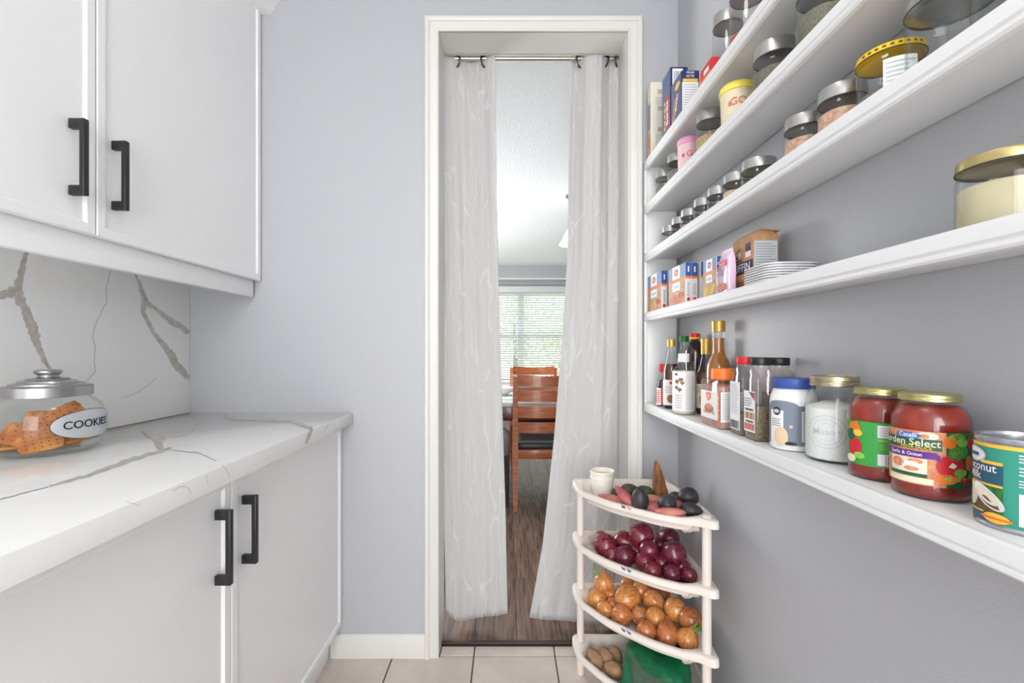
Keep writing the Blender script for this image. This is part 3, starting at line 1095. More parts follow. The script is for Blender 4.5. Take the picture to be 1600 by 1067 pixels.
YSKIN = mat('onion_skin_gold', (224, 158, 92), 0.26, rgb2=(188, 104, 54), vscale=2.2, stretch=(3.2, 3.2, 0.5), objvar=0.2, bump=0.12, bscale=9, coat=0.5)
RSKIN = mat('onion_skin_red', (142, 42, 66), 0.26, rgb2=(82, 20, 38), vscale=2.2, stretch=(3.2, 3.2, 0.5), objvar=0.25, bump=0.12, bscale=9, coat=0.5)
NECK = mat('onion_neck_dry', (196, 150, 96), 0.8, rgb2=(150, 104, 66), vscale=60)
RNECK = mat('onion_neck_red', (150, 92, 84), 0.8, rgb2=(110, 56, 58), vscale=60)
SPROUT = mat('sprout_green', (110, 170, 60), 0.5)


def onion_mesh(name, m, long=1.0):
    mb = MB()
    prof = [(0.0, -0.93), (0.14, -0.92), (0.42, -0.84), (0.72, -0.64), (0.93, -0.32), (1.0, 0.0), (0.95, 0.30), (0.80, 0.56), (0.55, 0.78), (0.32, 0.93), (0.2, 1.03)]
    n = 24
    rs = []
    for r, z in prof:
        rs.append([Vector((max(r, 0.01) * math.cos(2 * PI * j / n) * (1 + 0.025 * math.sin(6 * PI * j / n + z)), max(r, 0.01) * math.sin(2 * PI * j / n) * (1 + 0.02 * math.cos(4 * PI * j / n)), z * long)) for j in range(n)])
    mb.rings(rs, 0, True, True, True)
    return mb.mesh(name, m, 80)


def neck_mesh(name, m, long=1.0):
    mb = MB()
    z0 = 0.88 * long
    mb.rings([[Vector((r * math.cos(2 * PI * j / 8) + dx, r * math.sin(2 * PI * j / 8), z)) for j in range(8)] for r, z, dx in ((0.34, z0, 0), (0.22, z0 + 0.12, 0.0), (0.15, z0 + 0.26, 0.03), (0.12, z0 + 0.42, 0.08), (0.05, z0 + 0.5, 0.14))], 0, True, True, True)
    for a in range(7):
        q = a * 0.9
        mb.tube([(0, 0, -0.92 * long), (0.1 * math.cos(q), 0.1 * math.sin(q), -0.99 * long), (0.2 * math.cos(q), 0.2 * math.sin(q), -1.02 * long)], [0.022, 0.018, 0.006], 4)
    return mb.mesh(name, m, 60)


OM = {'y': (onion_mesh('skin', YSKIN), neck_mesh('dry_neck', NECK)), 'yl': (onion_mesh('skin', YSKIN, 1.25), neck_mesh('dry_neck', NECK, 1.25)),
      'r': (onion_mesh('skin', RSKIN), neck_mesh('dry_neck', RNECK))}


def put_onion(kind, px, py, d, z, tilt, azi, label, group):
    c = PZ(px, py, z)
    r = 1.12 * d / 2.0 * c.y / F
    o = thing('red_onion' if kind == 'r' else 'yellow_onion', label, 'onion', c, 0, group)
    o.rotation_euler = (0, math.radians(tilt), math.radians(azi))
    for me, nm in zip(OM[kind], ('skin', 'dry_neck')):
        q = link(nm, me, o)
        q.scale = (r, r, r)
    return o, r


RG = 'red onions on the second tier of the rack'
REDS = [
    (946, 852, 33, .487, 70, 200, 'large red onion with peeling papery skin at the left end of its tray'),
    (956, 866, 25, .470, 95, 250, 'red onion lying under the peeling onion at the front left'),
    (974, 846, 29, .490, 80, 300, 'red onion with pale root end showing, just right of the peeling onion'),
    (976, 870, 31, .470, 60, 170, 'glossy magenta red onion at the front rim, second cluster from the left'),
    (1002, 837, 36, .525, 50, 210, 'big round red onion on top of the heap, middle of the tray'),
    (1014, 859, 28, .505, 150, 280, 'red onion turned root end forward, tan root plate showing'),
    (1007, 877, 29, .470, 160, 250, 'dark red onion with dry striped root end at the front rim'),
    (996, 862, 15, .480, 60, 90, 'very small red onion wedged in the middle of the heap'),
    (1046, 841, 29, .505, 70, 160, 'dark red onion at the back right under the top tray'),
    (1053, 865, 35, .505, 40, 240, 'largest red onion at the right, with a white tear in its skin'),
    (1033, 880, 25, .470, 85, 30, 'dark red onion in the shade left of the largest one'),
    (1020, 893, 27, .466, 80, 120, 'pale pinkish red onion on its side at the front rim'),
    (1050, 897, 27, .466, 100, 60, 'pale purple red onion at the front rim nearest the right post'),
    (1064, 885, 25, .470, 70, 330, 'red onion half hidden below the largest one at right'),
    (1077, 899, 23, .470, 90, 20, 'small red onion at the far right corner of its tray'),
    (1031, 852, 25, .480, 60, 45, 'shaded red onion deep in the middle of the heap'),
]
for i, a in enumerate(REDS):
    o, r = put_onion('r', *a, RG)
    if i == 0:
        mb = MB()
        for q, (u0, v0) in enumerate(((2.4, 0.4),)):
            rs = []
            for ii in range(9):
                aa = u0 + ii * 0.16
                rs.append([Vector((1.08 * math.cos(aa) * math.cos(v0 + jj * 0.18), 1.08 * math.sin(aa) * math.cos(v0 + jj * 0.18), math.sin(v0 + jj * 0.18))) * (1.02 + 0.10 * abs(ii - 4) / 4 + 0.05 * jj) for jj in range(4)])
            mb.rings(rs, 0, False)
        q = mb.obj('peeling_skin', mat('onion_peel', (168, 72, 88), 0.5, rgb2=(130, 50, 70), vscale=60), o, sharp=60)
        q.scale = (r, r, r)
    if i == 9:
        q = MB().add([(-0.75, -0.72, 0.1), (-0.68, -0.80, 0.3), (-0.62, -0.84, -0.1), (-0.72, -0.76, -0.35)], [(0, 1, 2, 3)]).obj('skin_tear', mat('onion_flesh', (236, 220, 220), 0.5), o)
        q.scale = (r, r, r)
YG = 'yellow onions on the third tier of the rack'
YELS = [
    ('y', 943, 909, 27, .362, 25, 140, 'yellow onion with a long green sprout balanced on top at the left'),
    ('y', 934, 935, 28, .286, 110, 200, 'bright orange onion at the far left end of its tray'),
    ('y', 954, 928, 18, .300, 20, 30, 'small pale onion with an upright dry neck behind the front left ones'),
    ('yl', 945, 952, 22, .278, 95, 320, 'long slim onion lying along the front left rim'),
    ('y', 958, 945, 21, .284, 70, 80, 'small smooth golden onion between the left ones'),
    ('yl', 981, 934, 34, .312, 88, 30, 'big elongated copper onion lying across the middle left'),
    ('y', 971, 961, 30, .282, 80, 330, 'yellow onion with flaking thin skin at the front rim, left of centre'),
    ('yl', 980, 915, 20, .312, 20, 60, 'narrow onion standing up at the back of its tray'),
    ('yl', 1003, 923, 27, .318, 130, 30, 'long pinkish-brown onion leaning at the back centre'),
    ('y', 1000, 962, 27, .282, 20, 200, 'brownish onion with a grey bare patch at the front centre'),
    ('yl', 1022, 940, 28, .312, 130, 340, 'onion with its pointed neck drooping forward, centre of the heap'),
    ('y', 1024, 964, 29, .298, 165, 250, 'round golden onion turned root end forward, centre front'),
    ('y', 1010, 986, 29, .282, 60, 100, 'pale golden onion at the front rim below the root-forward one'),
    ('y', 1055, 953, 33, .312, 95, 20, 'large reddish-brown onion at the right of the heap'),
    ('yl', 1043, 991, 32, .282, 90, 70, 'deep orange onion lying at the front rim, right of centre'),
    ('y', 1079, 969, 36, .305, 100, 350, 'largest pale yellow onion beside the right post'),
    ('y', 1074, 999, 31, .280, 85, 45, 'yellow onion with green shoots at the front right corner'),
    ('y', 1043, 972, 18, .288, 80, 10, 'small onion with dry roots between the big right-hand ones'),
    ('y', 1021, 925, 18, .300, 60, 20, 'small brown onion in the shade at the back centre'),
    ('y', 1036, 930, 22, .290, 60, 90, 'shaded brown onion behind the large reddish one'),
]
for i, a in enumerate(YELS):
    o, r = put_onion(*a, YG)
    if i == 0:
        o.rotation_euler = (0, 0, 0)
        q = MB().tube([(-0.45, -0.45, 0.62), (-0.75, -0.5, 1.1), (-0.95, -0.45, 1.55), (-1.02, -0.4, 2.1), (-0.85, -0.4, 2.75)], [0.10, 0.11, 0.12, 0.10, 0.03], 8).obj('sprout', SPROUT, o, sharp=60)
        q.scale = (r, r, r)
    if i == 16:
        o.rotation_euler = (0, math.radians(20), 0)
        mb = MB()
        for (a_, b_, c_) in ((0.5, 0.2, 1.9), (0.75, -0.15, 1.7), (0.95, 0.1, 1.5), (0.6, -0.4, 1.6)):
            mb.tube([(0.1, 0, 0.85), (a_ * 0.6, b_ * 0.5, 1.2), (a_, b_, c_)], [0.13, 0.14, 0.03], 7)
        q = mb.obj('sprout', SPROUT, o, sharp=60)
        q.scale = (r, r, r)

# ---- top tier
def blob(name, label, cat, c, dims, m, rot=(0, 0, 0), group=None, taper=0.0, bend=0.0, point=0.0, lump=0.05, seed=1, part='body'):
    """lumpy tuber or fruit, long axis local X"""
    o = thing(name, label, cat, c, 0, group)
    o.rotation_euler = tuple(math.radians(v) for v in rot)
    rs = []
    n, k = 20, 18
    for i in range(k + 1):
        a = PI * i / k
        x = -math.cos(a)
        rad = math.sin(a) ** (1.0 + point)
        rad *= 1 + taper * x
        ring = []
        for j in range(n):
            t = 2 * PI * j / n
            f = 1 + lump * noise.noise(Vector((x * 1.7 + seed * 5.1, math.cos(t) * 1.3, math.sin(t) * 1.3)))
            ring.append(Vector((x * dims[0], rad * f * math.cos(t) * dims[1] + bend * x * x, rad * f * math.sin(t) * dims[2])))
        rs.append(ring)
    MB().rings(rs, 0, True, True, True).obj(part, m, o, sharp=80)
    return o


AVOD = mat('avocado_dark', (62, 58, 62), 0.42, rgb2=(40, 38, 42), vscale=40, bump=0.3, bscale=150)
AVOG = mat('avocado_green', (66, 88, 50), 0.45, rgb2=(46, 62, 36), vscale=50, bump=0.3, bscale=150)
AVOB = mat('avocado_olive', (92, 84, 62), 0.5, rgb2=(72, 62, 48), vscale=50, bump=0.3, bscale=150)
SWEET = mat('sweet_potato_skin', (190, 108, 104), 0.6, rgb2=(160, 78, 84), vscale=30, bump=0.25, bscale=90)
SWEET2 = mat('sweet_potato_pale', (208, 138, 118), 0.6, rgb2=(180, 104, 96), vscale=30, bump=0.25, bscale=90)
YAM = mat('yam_bark', (160, 112, 68), 0.8, rgb2=(104, 66, 42), vscale=22, stretch=(0.5, 3, 3), bump=0.6, bscale=90)
AG, SG = 'avocados on the top tier of the rack', 'sweet potatoes on the top tier of the rack'


def stem(o, x, m=PBLACK):
    MB().lathe([(0.0035, -0.002), (0.004, 0.001), (0.0, 0.003)], 8, 0, Matrix.Translation((x, 0, 0)) @ Matrix.Rotation(PI / 2, 4, 'Y')).obj('stem_scar', m, o)
    return o


stem(blob('avocado', 'olive-brown avocado behind the slanting sweet potato', 'avocado', PZ(984, 768, .672), (0.034, 0.026, 0.026), AVOB, (0, 0, 10), AG, -0.15, seed=1), -0.033)
stem(blob('avocado', 'bright dark-green avocado left of the upright root', 'avocado', PZ(1006, 770, .668), (0.032, 0.025, 0.025), AVOG, (0, -15, -20), AG, -0.15, seed=2), -0.031)
stem(blob('avocado', 'small green avocado peeping out beside the white pot', 'avocado', PZ(962, 771, .662), (0.024, 0.018, 0.018), AVOG, (0, 0, 60), AG, -0.1, seed=3), -0.023)
stem(blob('avocado', 'large black avocado standing upright at the front of the top tray', 'avocado', PZ(1000, 781, .690), (0.038, 0.0265, 0.0265), AVOD, (0, 78, 60), AG, 0.10, seed=4), -0.037)
stem(blob('avocado', 'round black avocado in front of the upright root, stem end forward', 'avocado', PZ(1043, 786, .687), (0.030, 0.0255, 0.0245), AVOD, (0, 20, 235), AG, 0.1, seed=5), 0.029)
stem(blob('avocado', 'round black avocado at the back right of the top tray', 'avocado', PZ(1075, 776, .695), (0.031, 0.029, 0.028), AVOD, (0, 0, 20), AG, 0.1, seed=6), -0.030)
stem(blob('avocado', 'smaller black avocado tucked left of the back right one', 'avocado', PZ(1057, 779, .672), (0.026, 0.022, 0.021), AVOD, (0, 0, 120), AG, 0.1, seed=7), -0.025)
stem(blob('avocado', 'dull purple-black avocado at the right tip of the top tray', 'avocado', PZ(1081, 797, .678), (0.031, 0.024, 0.021), AVOD, (0, 10, -25), AG, -0.15, seed=8), -0.030)
blob('sweet_potato', 'pale sweet potato lying along the rim below the white pot', 'sweet potato', PZ(957, 781, .655), (0.052, 0.017, 0.016), SWEET2, (0, 8, -32), SG, 0.2, 0.004, 0.25, 0.12, 11, 'skin')
blob('sweet_potato', 'slanting bright pink sweet potato pointing up between pot and avocado', 'sweet potato', PZ(978, 778, .683), (0.050, 0.017, 0.017), SWEET, (0, 38, -40), SG, 0.15, 0.003, 0.35, 0.12, 12, 'skin')
blob('sweet_potato', 'pink sweet potato lying just below the foot of the upright root', 'sweet potato', PZ(1021, 780, .668), (0.034, 0.014, 0.014), SWEET2, (0, 5, -20), SG, 0, 0, 0.2, 0.1, 13, 'skin')
blob('sweet_potato', 'stubby pink sweet potato between the two front avocados', 'sweet potato', PZ(1021, 795, .664), (0.030, 0.022, 0.020), SWEET, (0, 5, -35), SG, 0, 0, 0.1, 0.1, 14, 'skin')
blob('sweet_potato', 'long pale sweet potato along the front rim at right', 'sweet potato', PZ(1048, 800, .676), (0.046, 0.013, 0.013), SWEET2, (0, 3, -6), SG, 0.15, 0.004, 0.3, 0.1, 15, 'skin')
blob('sweet_potato', 'sweet potato mostly hidden between the black avocados at right', 'sweet potato', PZ(1061, 792, .668), (0.030, 0.016, 0.018), SWEET, (0, 30, 20), SG, 0, 0, 0.2, 0.1, 16, 'skin')
# upright brown root
c = PZ(1032, 775, .655)
rt = thing('root_vegetable', 'tall brown pointed root standing upright on the top tray', 'root vegetable', (c.x, c.y, .632))
rs = []
for i in range(15):
    t = i / 14
    rad = 0.0295 * (1 - t) ** 0.62 + 0.0012
    ring = []
    for j in range(20):
        a = 2 * PI * j / 20
        f = 1 + 0.10 * noise.noise(Vector((math.cos(a), math.sin(a), t * 5)))
        ring.append(Vector((rad * f * math.cos(a) - 0.016 * t ** 1.5, rad * f * math.sin(a), 0.145 * t)))
    rs.append(ring)
MB().rings(rs, 0, True, True, True).obj('bark', mat('root_bark', (164, 112, 66), 0.8, rgb2=(98, 62, 40), vscale=26, stretch=(2.2, 2.2, 0.6), bump=0.6, bscale=90), rt, sharp=80)
# white pot: two nested plastic cups
c = PZ(941, 772, .64)
CREAM = mat('cup_cream', (240, 236, 224), 0.4)
cp = thing('plastic_cup_stack', 'cream plastic cups nested together at the left end of the top tray', 'cup', (c.x + 0.002, c.y + 0.012, .631))
for k in range(2):
    z0 = 0.018 * k
    MB().lathe([(0.0, z0 + 0.001), (0.036 - 0.001 * k, z0), (0.0385, z0 + 0.04), (0.040, z0 + 0.062), (0.0425, z0 + 0.064), (0.0425, z0 + 0.071), (0.041, z0 + 0.072), (0.0385, z0 + 0.066), (0.034, z0 + 0.006), (0.0, z0 + 0.004)], 36).obj('cup', CREAM, cp)
MB().lathe([(0, 0.07), (0.036, 0.072), (0.0375, 0.074), (0.03, 0.0755), (0, 0.075)], 30).obj('inner_disc', mat('cup_inner', (214, 206, 186), 0.5), cp)

# ---- bottom tier: potatoes and a green mesh sack
POT = mat('potato_skin', (184, 146, 110), 0.75, rgb2=(152, 116, 84), vscale=40, bump=0.2, bscale=120)
PG = 'potatoes on the bottom tier of the rack'
for (px, py, z, dm, rot, lab) in ((930, 1029, .098, (0.036, 0.024, 0.022), (0, 30, -50), 'oblong potato at the left end of the bottom tray'),
                                  (949, 1026, .110, (0.034, 0.020, 0.020), (0, 30, -60), 'slim potato leaning second from the left in the bottom tray'),
                                  (959, 1046, .098, (0.034, 0.025, 0.024), (0, 5, -30), 'broad potato in front of the green mesh sack'),
                                  (963, 1024, .100, (0.030, 0.020, 0.020), (0, 30, -80), 'potato just touching the left side of the green sack')):
    blob('potato', lab, 'potato', PZ(px, py, z), dm, POT, rot, PG, 0.08, 0, 0, 0.15, px, 'skin')
SACK = mat('sack_green', (20, 118, 78), 0.5, rgb2=(10, 92, 58), vscale=30, bump=0.3, bscale=60)
NET = bpy.data.materials.new('sack_net')
NET.use_nodes = True
_nt = NET.node_tree
_b = _nt.nodes['Principled BSDF']
_tc = _nt.nodes.new('ShaderNodeTexCoord')
_mpn = _nt.nodes.new('ShaderNodeMapping')
_mpn.inputs['Rotation'].default_value = (0.3, 0.4, 0.8)
_nt.links.new(_tc.outputs['Object'], _mpn.inputs['Vector'])
_wvs = []
for ax in ('X', 'Z'):
    w_ = _nt.nodes.new('ShaderNodeTexWave')
    w_.bands_direction = ax
    w_.inputs['Scale'].default_value = 85
    w_.inputs['Distortion'].default_value = 1.2
    w_.inputs['Detail Scale'].default_value = 0.3
    _nt.links.new(_mpn.outputs['Vector'], w_.inputs['Vector'])
    _wvs.append(w_)
_mxn = _nt.nodes.new('ShaderNodeMath')
_mxn.operation = 'MAXIMUM'
_nt.links.new(_wvs[0].outputs['Fac'], _mxn.inputs[0])
_nt.links.new(_wvs[1].outputs['Fac'], _mxn.inputs[1])
_rn = _nt.nodes.new('ShaderNodeValToRGB')
_rn.color_ramp.elements[0].position = 0.80
_rn.color_ramp.elements[0].color = (*lin((30, 44, 34)), 1)
_rn.color_ramp.elements[1].position = 0.97
_rn.color_ramp.elements[1].color = (*lin((110, 140, 118)), 1)
_nt.links.new(_mxn.outputs['Value'], _rn.inputs['Fac'])
_nt.links.new(_rn.outputs['Color'], _b.inputs['Base Color'])
_b.inputs['Roughness'].default_value = 0.6
sk = thing('mesh_sack', 'green cloth and mesh sack slumped on the bottom tier of the rack', 'sack', (0.462, 1.425, 0.068))


def sack_shape(a, t):
    """a: angle, t: 0 bottom .. 1 top"""
    w = 0.102 * (1 - 0.10 * t ** 1.6) * min(1, 0.55 + t * 3.2) * (1 if t < 0.93 else (1 - t) / 0.07 * 0.6 + 0.4)
    f = 1 + 0.18 * noise.noise(Vector((math.cos(a) * 1.8, math.sin(a) * 1.8, t * 2.4))) + 0.10 * noise.noise(Vector((math.cos(a) * 4, math.sin(a) * 4, t * 6 + 4)))
    return Vector((w * f * math.cos(a) * 0.98, w * f * math.sin(a) * 1.15, 0.158 * t + 0.012 * math.sin(2 * a + 1) * t))


n = 48
A0, A1 = math.radians(188), math.radians(262)
cl_v, cl_f, nt_v, nt_f = [], [], [], []
mbc, mbn = MB(), MB()
rows = 22
angs = [2 * PI * j / n for j in range(n)]
grid = [[sack_shape(a, i / rows) for a in angs] for i in range(rows + 1)]
for i in range(rows):
    for j in range(n):
        q = [grid[i][j], grid[i][(j + 1) % n], grid[i + 1][(j + 1) % n], grid[i + 1][j]]
        isnet = A0 <= angs[j] <= A1 + 0.15 * math.sin(i) and 2 < i < 20 and (angs[j] < A1 - (i - 10) * 0.0 )
        (mbn if isnet else mbc).add(q, [(0, 1, 2, 3)])
mbc.add(grid[rows], [tuple(range(n))])


def weld(o, d=1e-5):
    bm = bmesh.new()
    bm.from_mesh(o.data)
    bmesh.ops.remove_doubles(bm, verts=bm.verts, dist=d)
    bmesh.ops.recalc_face_normals(bm, faces=bm.faces)
    bm.to_mesh(o.data)
    bm.free()
    o.data.polygons.foreach_set('use_smooth', [True] * len(o.data.polygons))
    return o


weld(mbc.obj('cloth', SACK, sk, sharp=180))
weld(mbn.obj('net_panel', NET, sk, sharp=180))
# ================================================================== things on the shelves
Z1, Z2, Z3, Z4, Z5 = SHELF_Z


def view_az(x, y):
    """direction from a thing towards the aisle and the camera"""
    return math.atan2(-y, -x)


SEAL = mat('lid_seal_dark', (60, 58, 56), 0.5)
SPICE = {
    'grey': mat('spice_grey', (150, 142, 132), 0.9, rgb2=(116, 108, 100), vscale=300),
    'pink': mat('spice_pink', (206, 158, 142), 0.9, rgb2=(184, 132, 118), vscale=300),
    'cream': mat('spice_cream', (226, 200, 172), 0.9, rgb2=(206, 178, 150), vscale=300),
    'seed': mat('seed_tan', (208, 182, 138), 0.9, rgb2=(170, 140, 96), vscale=220, bump=0.6, bscale=220),
    'nut': mat('nut_pinkish', (224, 186, 160), 0.8, rgb2=(190, 140, 112), vscale=120, bump=0.6, bscale=120),
    'salt': mat('salt_white', (236, 236, 234), 0.9, bump=0.4, bscale=200),
    'dark': mat('spice_dark', (96, 78, 64), 0.9, rgb2=(70, 54, 44), vscale=260),
    'dry': mat('greenish_dry', (128, 122, 108), 0.9, rgb2=(96, 90, 78), vscale=260),
    'red': mat('spice_red', (190, 96, 80), 0.9, rgb2=(160, 70, 60), vscale=260),
}


def glass_jar(label, x, y, z, r, h, lid_h, fill, frac, group=None, lid_m=None, lid_r=None, name='spice_jar', cat='jar', neck=0.9, glass=None):
    o = thing(name, label, cat, (x, y, z), 0, group)
    gh = h - lid_h
    lr = lid_r or r * 0.97
    glass = glass or GLASS
    MB().lathe([(r * 0.86, 0.0006), (r * 0.97, 0.003), (r, 0.009), (r, gh - 0.016), (r * 0.985, gh - 0.010), (r * neck, gh - 0.003), (r * neck, gh + lid_h * 0.5)], 40, 0, None, True, False).obj('glass_body', glass, o, sharp=60)
    if fill:
        ft_ = 0.004 + (gh - 0.02) * frac
        q = r * 0.955
        MB().lathe([(q * 0.86, 0.002), (q, 0.008), (q, ft_ - 0.002), (q * 0.9, ft_ + 0.001), (q * 0.5, ft_ + 0.003), (0.0, ft_ + 0.002)], 32).obj('contents', SPICE[fill], o, sharp=60)
    MB().lathe([(lr * 1.0, gh - 0.0022), (lr * 1.02, gh - 0.001), (lr * 1.0, gh + 0.0002)], 40, 0, None, False, False).obj('seal', SEAL, o)
    MB().lathe([(lr * 0.9, gh), (lr * 1.01, gh), (lr * 1.01, gh + 0.0015), (lr, gh + 0.002), (lr, h - 0.0025), (lr * 0.985, h - 0.0006), (lr * 0.95, h), (0.0, h)], 48).obj('lid', lid_m or STEEL, o, sharp=30)
    return o


# ---- third shelf from the top: row of small steel-lidded jars
G3 = 'steel-lidded glass jars on the middle shelf'
ords = ['first', 'second', 'third', 'fourth', 'fifth', 'sixth', 'seventh']
row = [(1033.5, .030, .074, 'grey', .5), (1048.5, .030, .075, 'grey', .55), (1063, .031, .076, 'pink', .75), (1083, .031, .076, 'pink', .5), (1104, .032, .076, 'pink', .5), (1129, .033, .076, 'cream', .85), (1157, .037, .070, 'dark', .6)]
for i, (px, r, h, fl_, fr) in enumerate(row):
    X = 0.565
    glass_jar('%s steel-lidded spice jar from the doorway on the middle shelf' % ords[i], X, depth_left(px, X, r), Z3, r, h, 0.022, fl_, fr, G3)
for (px, r, h, fl_, fr, lab) in ((1224, .035, .084, 'nut', .86, 'steel-lidded jar of pinkish nuts, left of the two in the middle shelf'), (1276, .036, .084, 'nut', .9, 'steel-lidded jar of pale nuts beside the yellow-lidded jar')):
    X = 0.563
    glass_jar(lab, X, depth_left(px, X, r), Z3, r, h, 0.022, fl_, fr, G3)
# jar with yellow printed lid
X, r = 0.566, 0.041
Y = depth_left(1337, X, r)
YLID = mat('lid_yellow', (244, 196, 20), 0.4)
j = glass_jar('glass jar with a yellow metal lid and white label on the middle shelf', X, Y, Z3, r, 0.082, 0.009, 'dry', .35, None, YLID, 0.0415, 'lidded_jar')
pr = Print(on_cyl(0.0416, view_az(X, Y)))
for k in range(9):
    pr.rect(-0.036 + k * 0.009, 0.0755, -0.0315 + k * 0.009, 0.0785, mat('lid_print_brown', (96, 62, 20), 0.5), 1)
pr.build(j, 'lid_print')
pr = Print(on_cyl(r, view_az(X, Y)))
pr.rect(-0.008, 0.012, 0.032, 0.058, PWHITE, 1).lines(-0.005, 0.029, 0.016, 0.054, 6, PLGREY)
pr.build(j)
# big jar, steel lid
X, r = 0.568, 0.046
j = glass_jar('large empty glass jar with domed steel lid on the middle shelf', X, depth_left(1413, X, r), Z3, r, 0.104, 0.016, None, 0, None, None, 0.0465, 'storage_jar')
# ribbed clear jar at the picture edge
X, r = 0.570, 0.046
Y = depth_left(1516, X, r)
o = thing('ribbed_glass_jar', 'embossed clear glass jar on the middle shelf at the right picture edge', 'jar', (X, Y, Z3))
n = 96
rs = []
for rr, zz in ((0.040, 0.0006), (0.045, 0.004), (0.046, 0.012), (0.046, 0.09), (0.042, 0.102), (0.038, 0.108), (0.038, 0.120)):
    rs.append([Vector(((rr + (0.0008 * math.sin(24 * 2 * PI * k / n) if 0.008 < zz < 0.095 else 0)) * math.cos(2 * PI * k / n), (rr + (0.0008 * math.sin(24 * 2 * PI * k / n) if 0.008 < zz < 0.095 else 0)) * math.sin(2 * PI * k / n), zz)) for k in range(n)])
MB().rings(rs, 0, True, True, False).obj('glass_body', GLASS, o, sharp=60)
MB().lathe([(0.0395, 0.112), (0.0405, 0.113), (0.0405, 0.126), (0.039, 0.128), (0, 0.128)], 40).obj('lid', STEEL, o)

# ---- second shelf
G2 = 'canisters on the second shelf'
X = 0.556
glass_jar('slim steel-lidded jar nearest the doorway on the second shelf', X, depth_left(1024, X, .032), Z2, .032, .100, .026, 'grey', .75, G2)
glass_jar('taller steel-lidded jar beside the pink-lidded tub', X, depth_left(1042, X, .033), Z2, .033, .106, .026, 'grey', .8, G2)
PINKL = mat('lid_pink', (244, 170, 206), 0.4)
YELL = mat('lid_pale_yellow', (246, 226, 96), 0.4)


def tub(label, px, r, h, lid_m, body_rgb, nm, print_m, txt):
    X = 0.556
    Y = depth_left(px, X, r)
    o = thing('plastic_tub', label, 'tub', (X, Y, Z2), 0, G2)
    MB().lathe([(r * 0.86, 0), (r * 0.9, 0.003), (r * 0.97, h - 0.022), (r * 0.97, h - 0.016)], 36).obj('tub_body', mat(nm, body_rgb, 0.35, spec=0.6), o)
    MB().lathe([(r * 0.98, h - 0.020), (r * 1.04, h - 0.019), (r * 1.04, h - 0.012), (r * 1.0, h - 0.004), (r * 0.9, h), (0, h)], 36).obj('lid', lid_m, o)
    pr = Print(on_cyl(r * 0.965, view_az(X, Y)))
    pr.text(txt, 0.002, h * 0.52, 0.024, print_m, 2)
    pr.ell(-0.016, h * 0.5, 0.004, 0.006, print_m, 2, 8)
    pr.build(o)
    return o


tub('small pink-lidded plastic tub on the second shelf', 1058, .034, .114, PINKL, (232, 196, 196), 'tub_pink', mat('print_rose', (222, 70, 96), 0.5), 'G')
glass_jar('steel-lidded jar of tan seeds between the pink and yellow tubs', X, depth_left(1087, X, .037), Z2, .037, .120, .030, 'seed', .66, G2)
tub('yellow-lidded plastic tub on the second shelf', 1124, .040, .104, YELL, (226, 214, 180), 'tub_yellow', mat('print_coral', (214, 120, 110), 0.5), 'GO')
glass_jar('steel-lidded grey canister right of the yellow tub', X, depth_left(1176, X, .041), Z2, .041, .100, .028, 'dry', .8, G2)
glass_jar('widest steel-lidded jar near the camera on the second shelf', X, depth_left(1243, X, .043), Z2, .043, .122, .032, 'dry', .72, G2)

# ---- top shelf
G1 = 'cartons on the top shelf'
NAVY = mat('carton_navy', (34, 48, 96), 0.4)
NAVY2 = mat('carton_navy_side', (78, 92, 128), 0.4)
CREAMB = mat('carton_cream', (234, 226, 210), 0.5)
PYEL = mat('print_yellow', (240, 192, 70), 0.45)
PPURPLE = mat('print_purple', (104, 70, 130), 0.45)
PTAN = mat('print_tan', (222, 168, 120), 0.5, rgb2=(196, 130, 84), vscale=90)


def carton(label, x0, x1, y0, y1, z, h, m, name='carton', cat='box', group=None):
    o = thing(name, label, cat, ((x0 + x1) / 2, (y0 + y1) / 2, z), 0, group)
    hx, hy = (x1 - x0) / 2, (y1 - y0) / 2
    MB().box(-hx, hx, -hy, hy, 0.0003, h, 0.0012, 1).obj('carton_body', m, o)
    # aisle face: u runs towards the camera (-Y), end face: u runs to +X
    side = on_face((-hx, 0, 0), (0, -1, 0), (0, 0, 1))
    end = on_face((0, -hy, 0), (1, 0, 0), (0, 0, 1))
    return o, side, end, hx, hy


o, sd, en, hx, hy = carton('cream cookie carton nearest the doorway on the top shelf', .513, .585, 1.655, 1.695, Z1, .268, CREAMB, group=G1)
pr = Print(sd)
pr.rect(-hy + .006, .10, hy - .004, .20, mat('print_lilac', (206, 196, 214), 0.5), 1)
for k in range(7):
    pr.rect(-.008, .106 + k * .0128, .008, .115 + k * .0128, PPURPLE, 2).rect(-.003, .109 + k * .0128, .004, .112 + k * .0128, mat('print_lilac', (206, 196, 214), 0.5), 3)
pr.ell(0, .062, .014, .034, PTAN, 1).ell(.004, .03, .012, .02, PTAN, 2)
pr.build(o, 'side_print')
pr = Print(en)
for v in (.225, .165, .09):
    pr.rect(-.012, v, .010, v + .016, mat('print_khaki', (186, 182, 160), 0.5), 1)
pr.lines(-.020, .022, .035, .08, 6, PLGREY, 1).lines(-.020, .022, .185, .215, 4, PLGREY, 1)
pr.build(o, 'end_print')

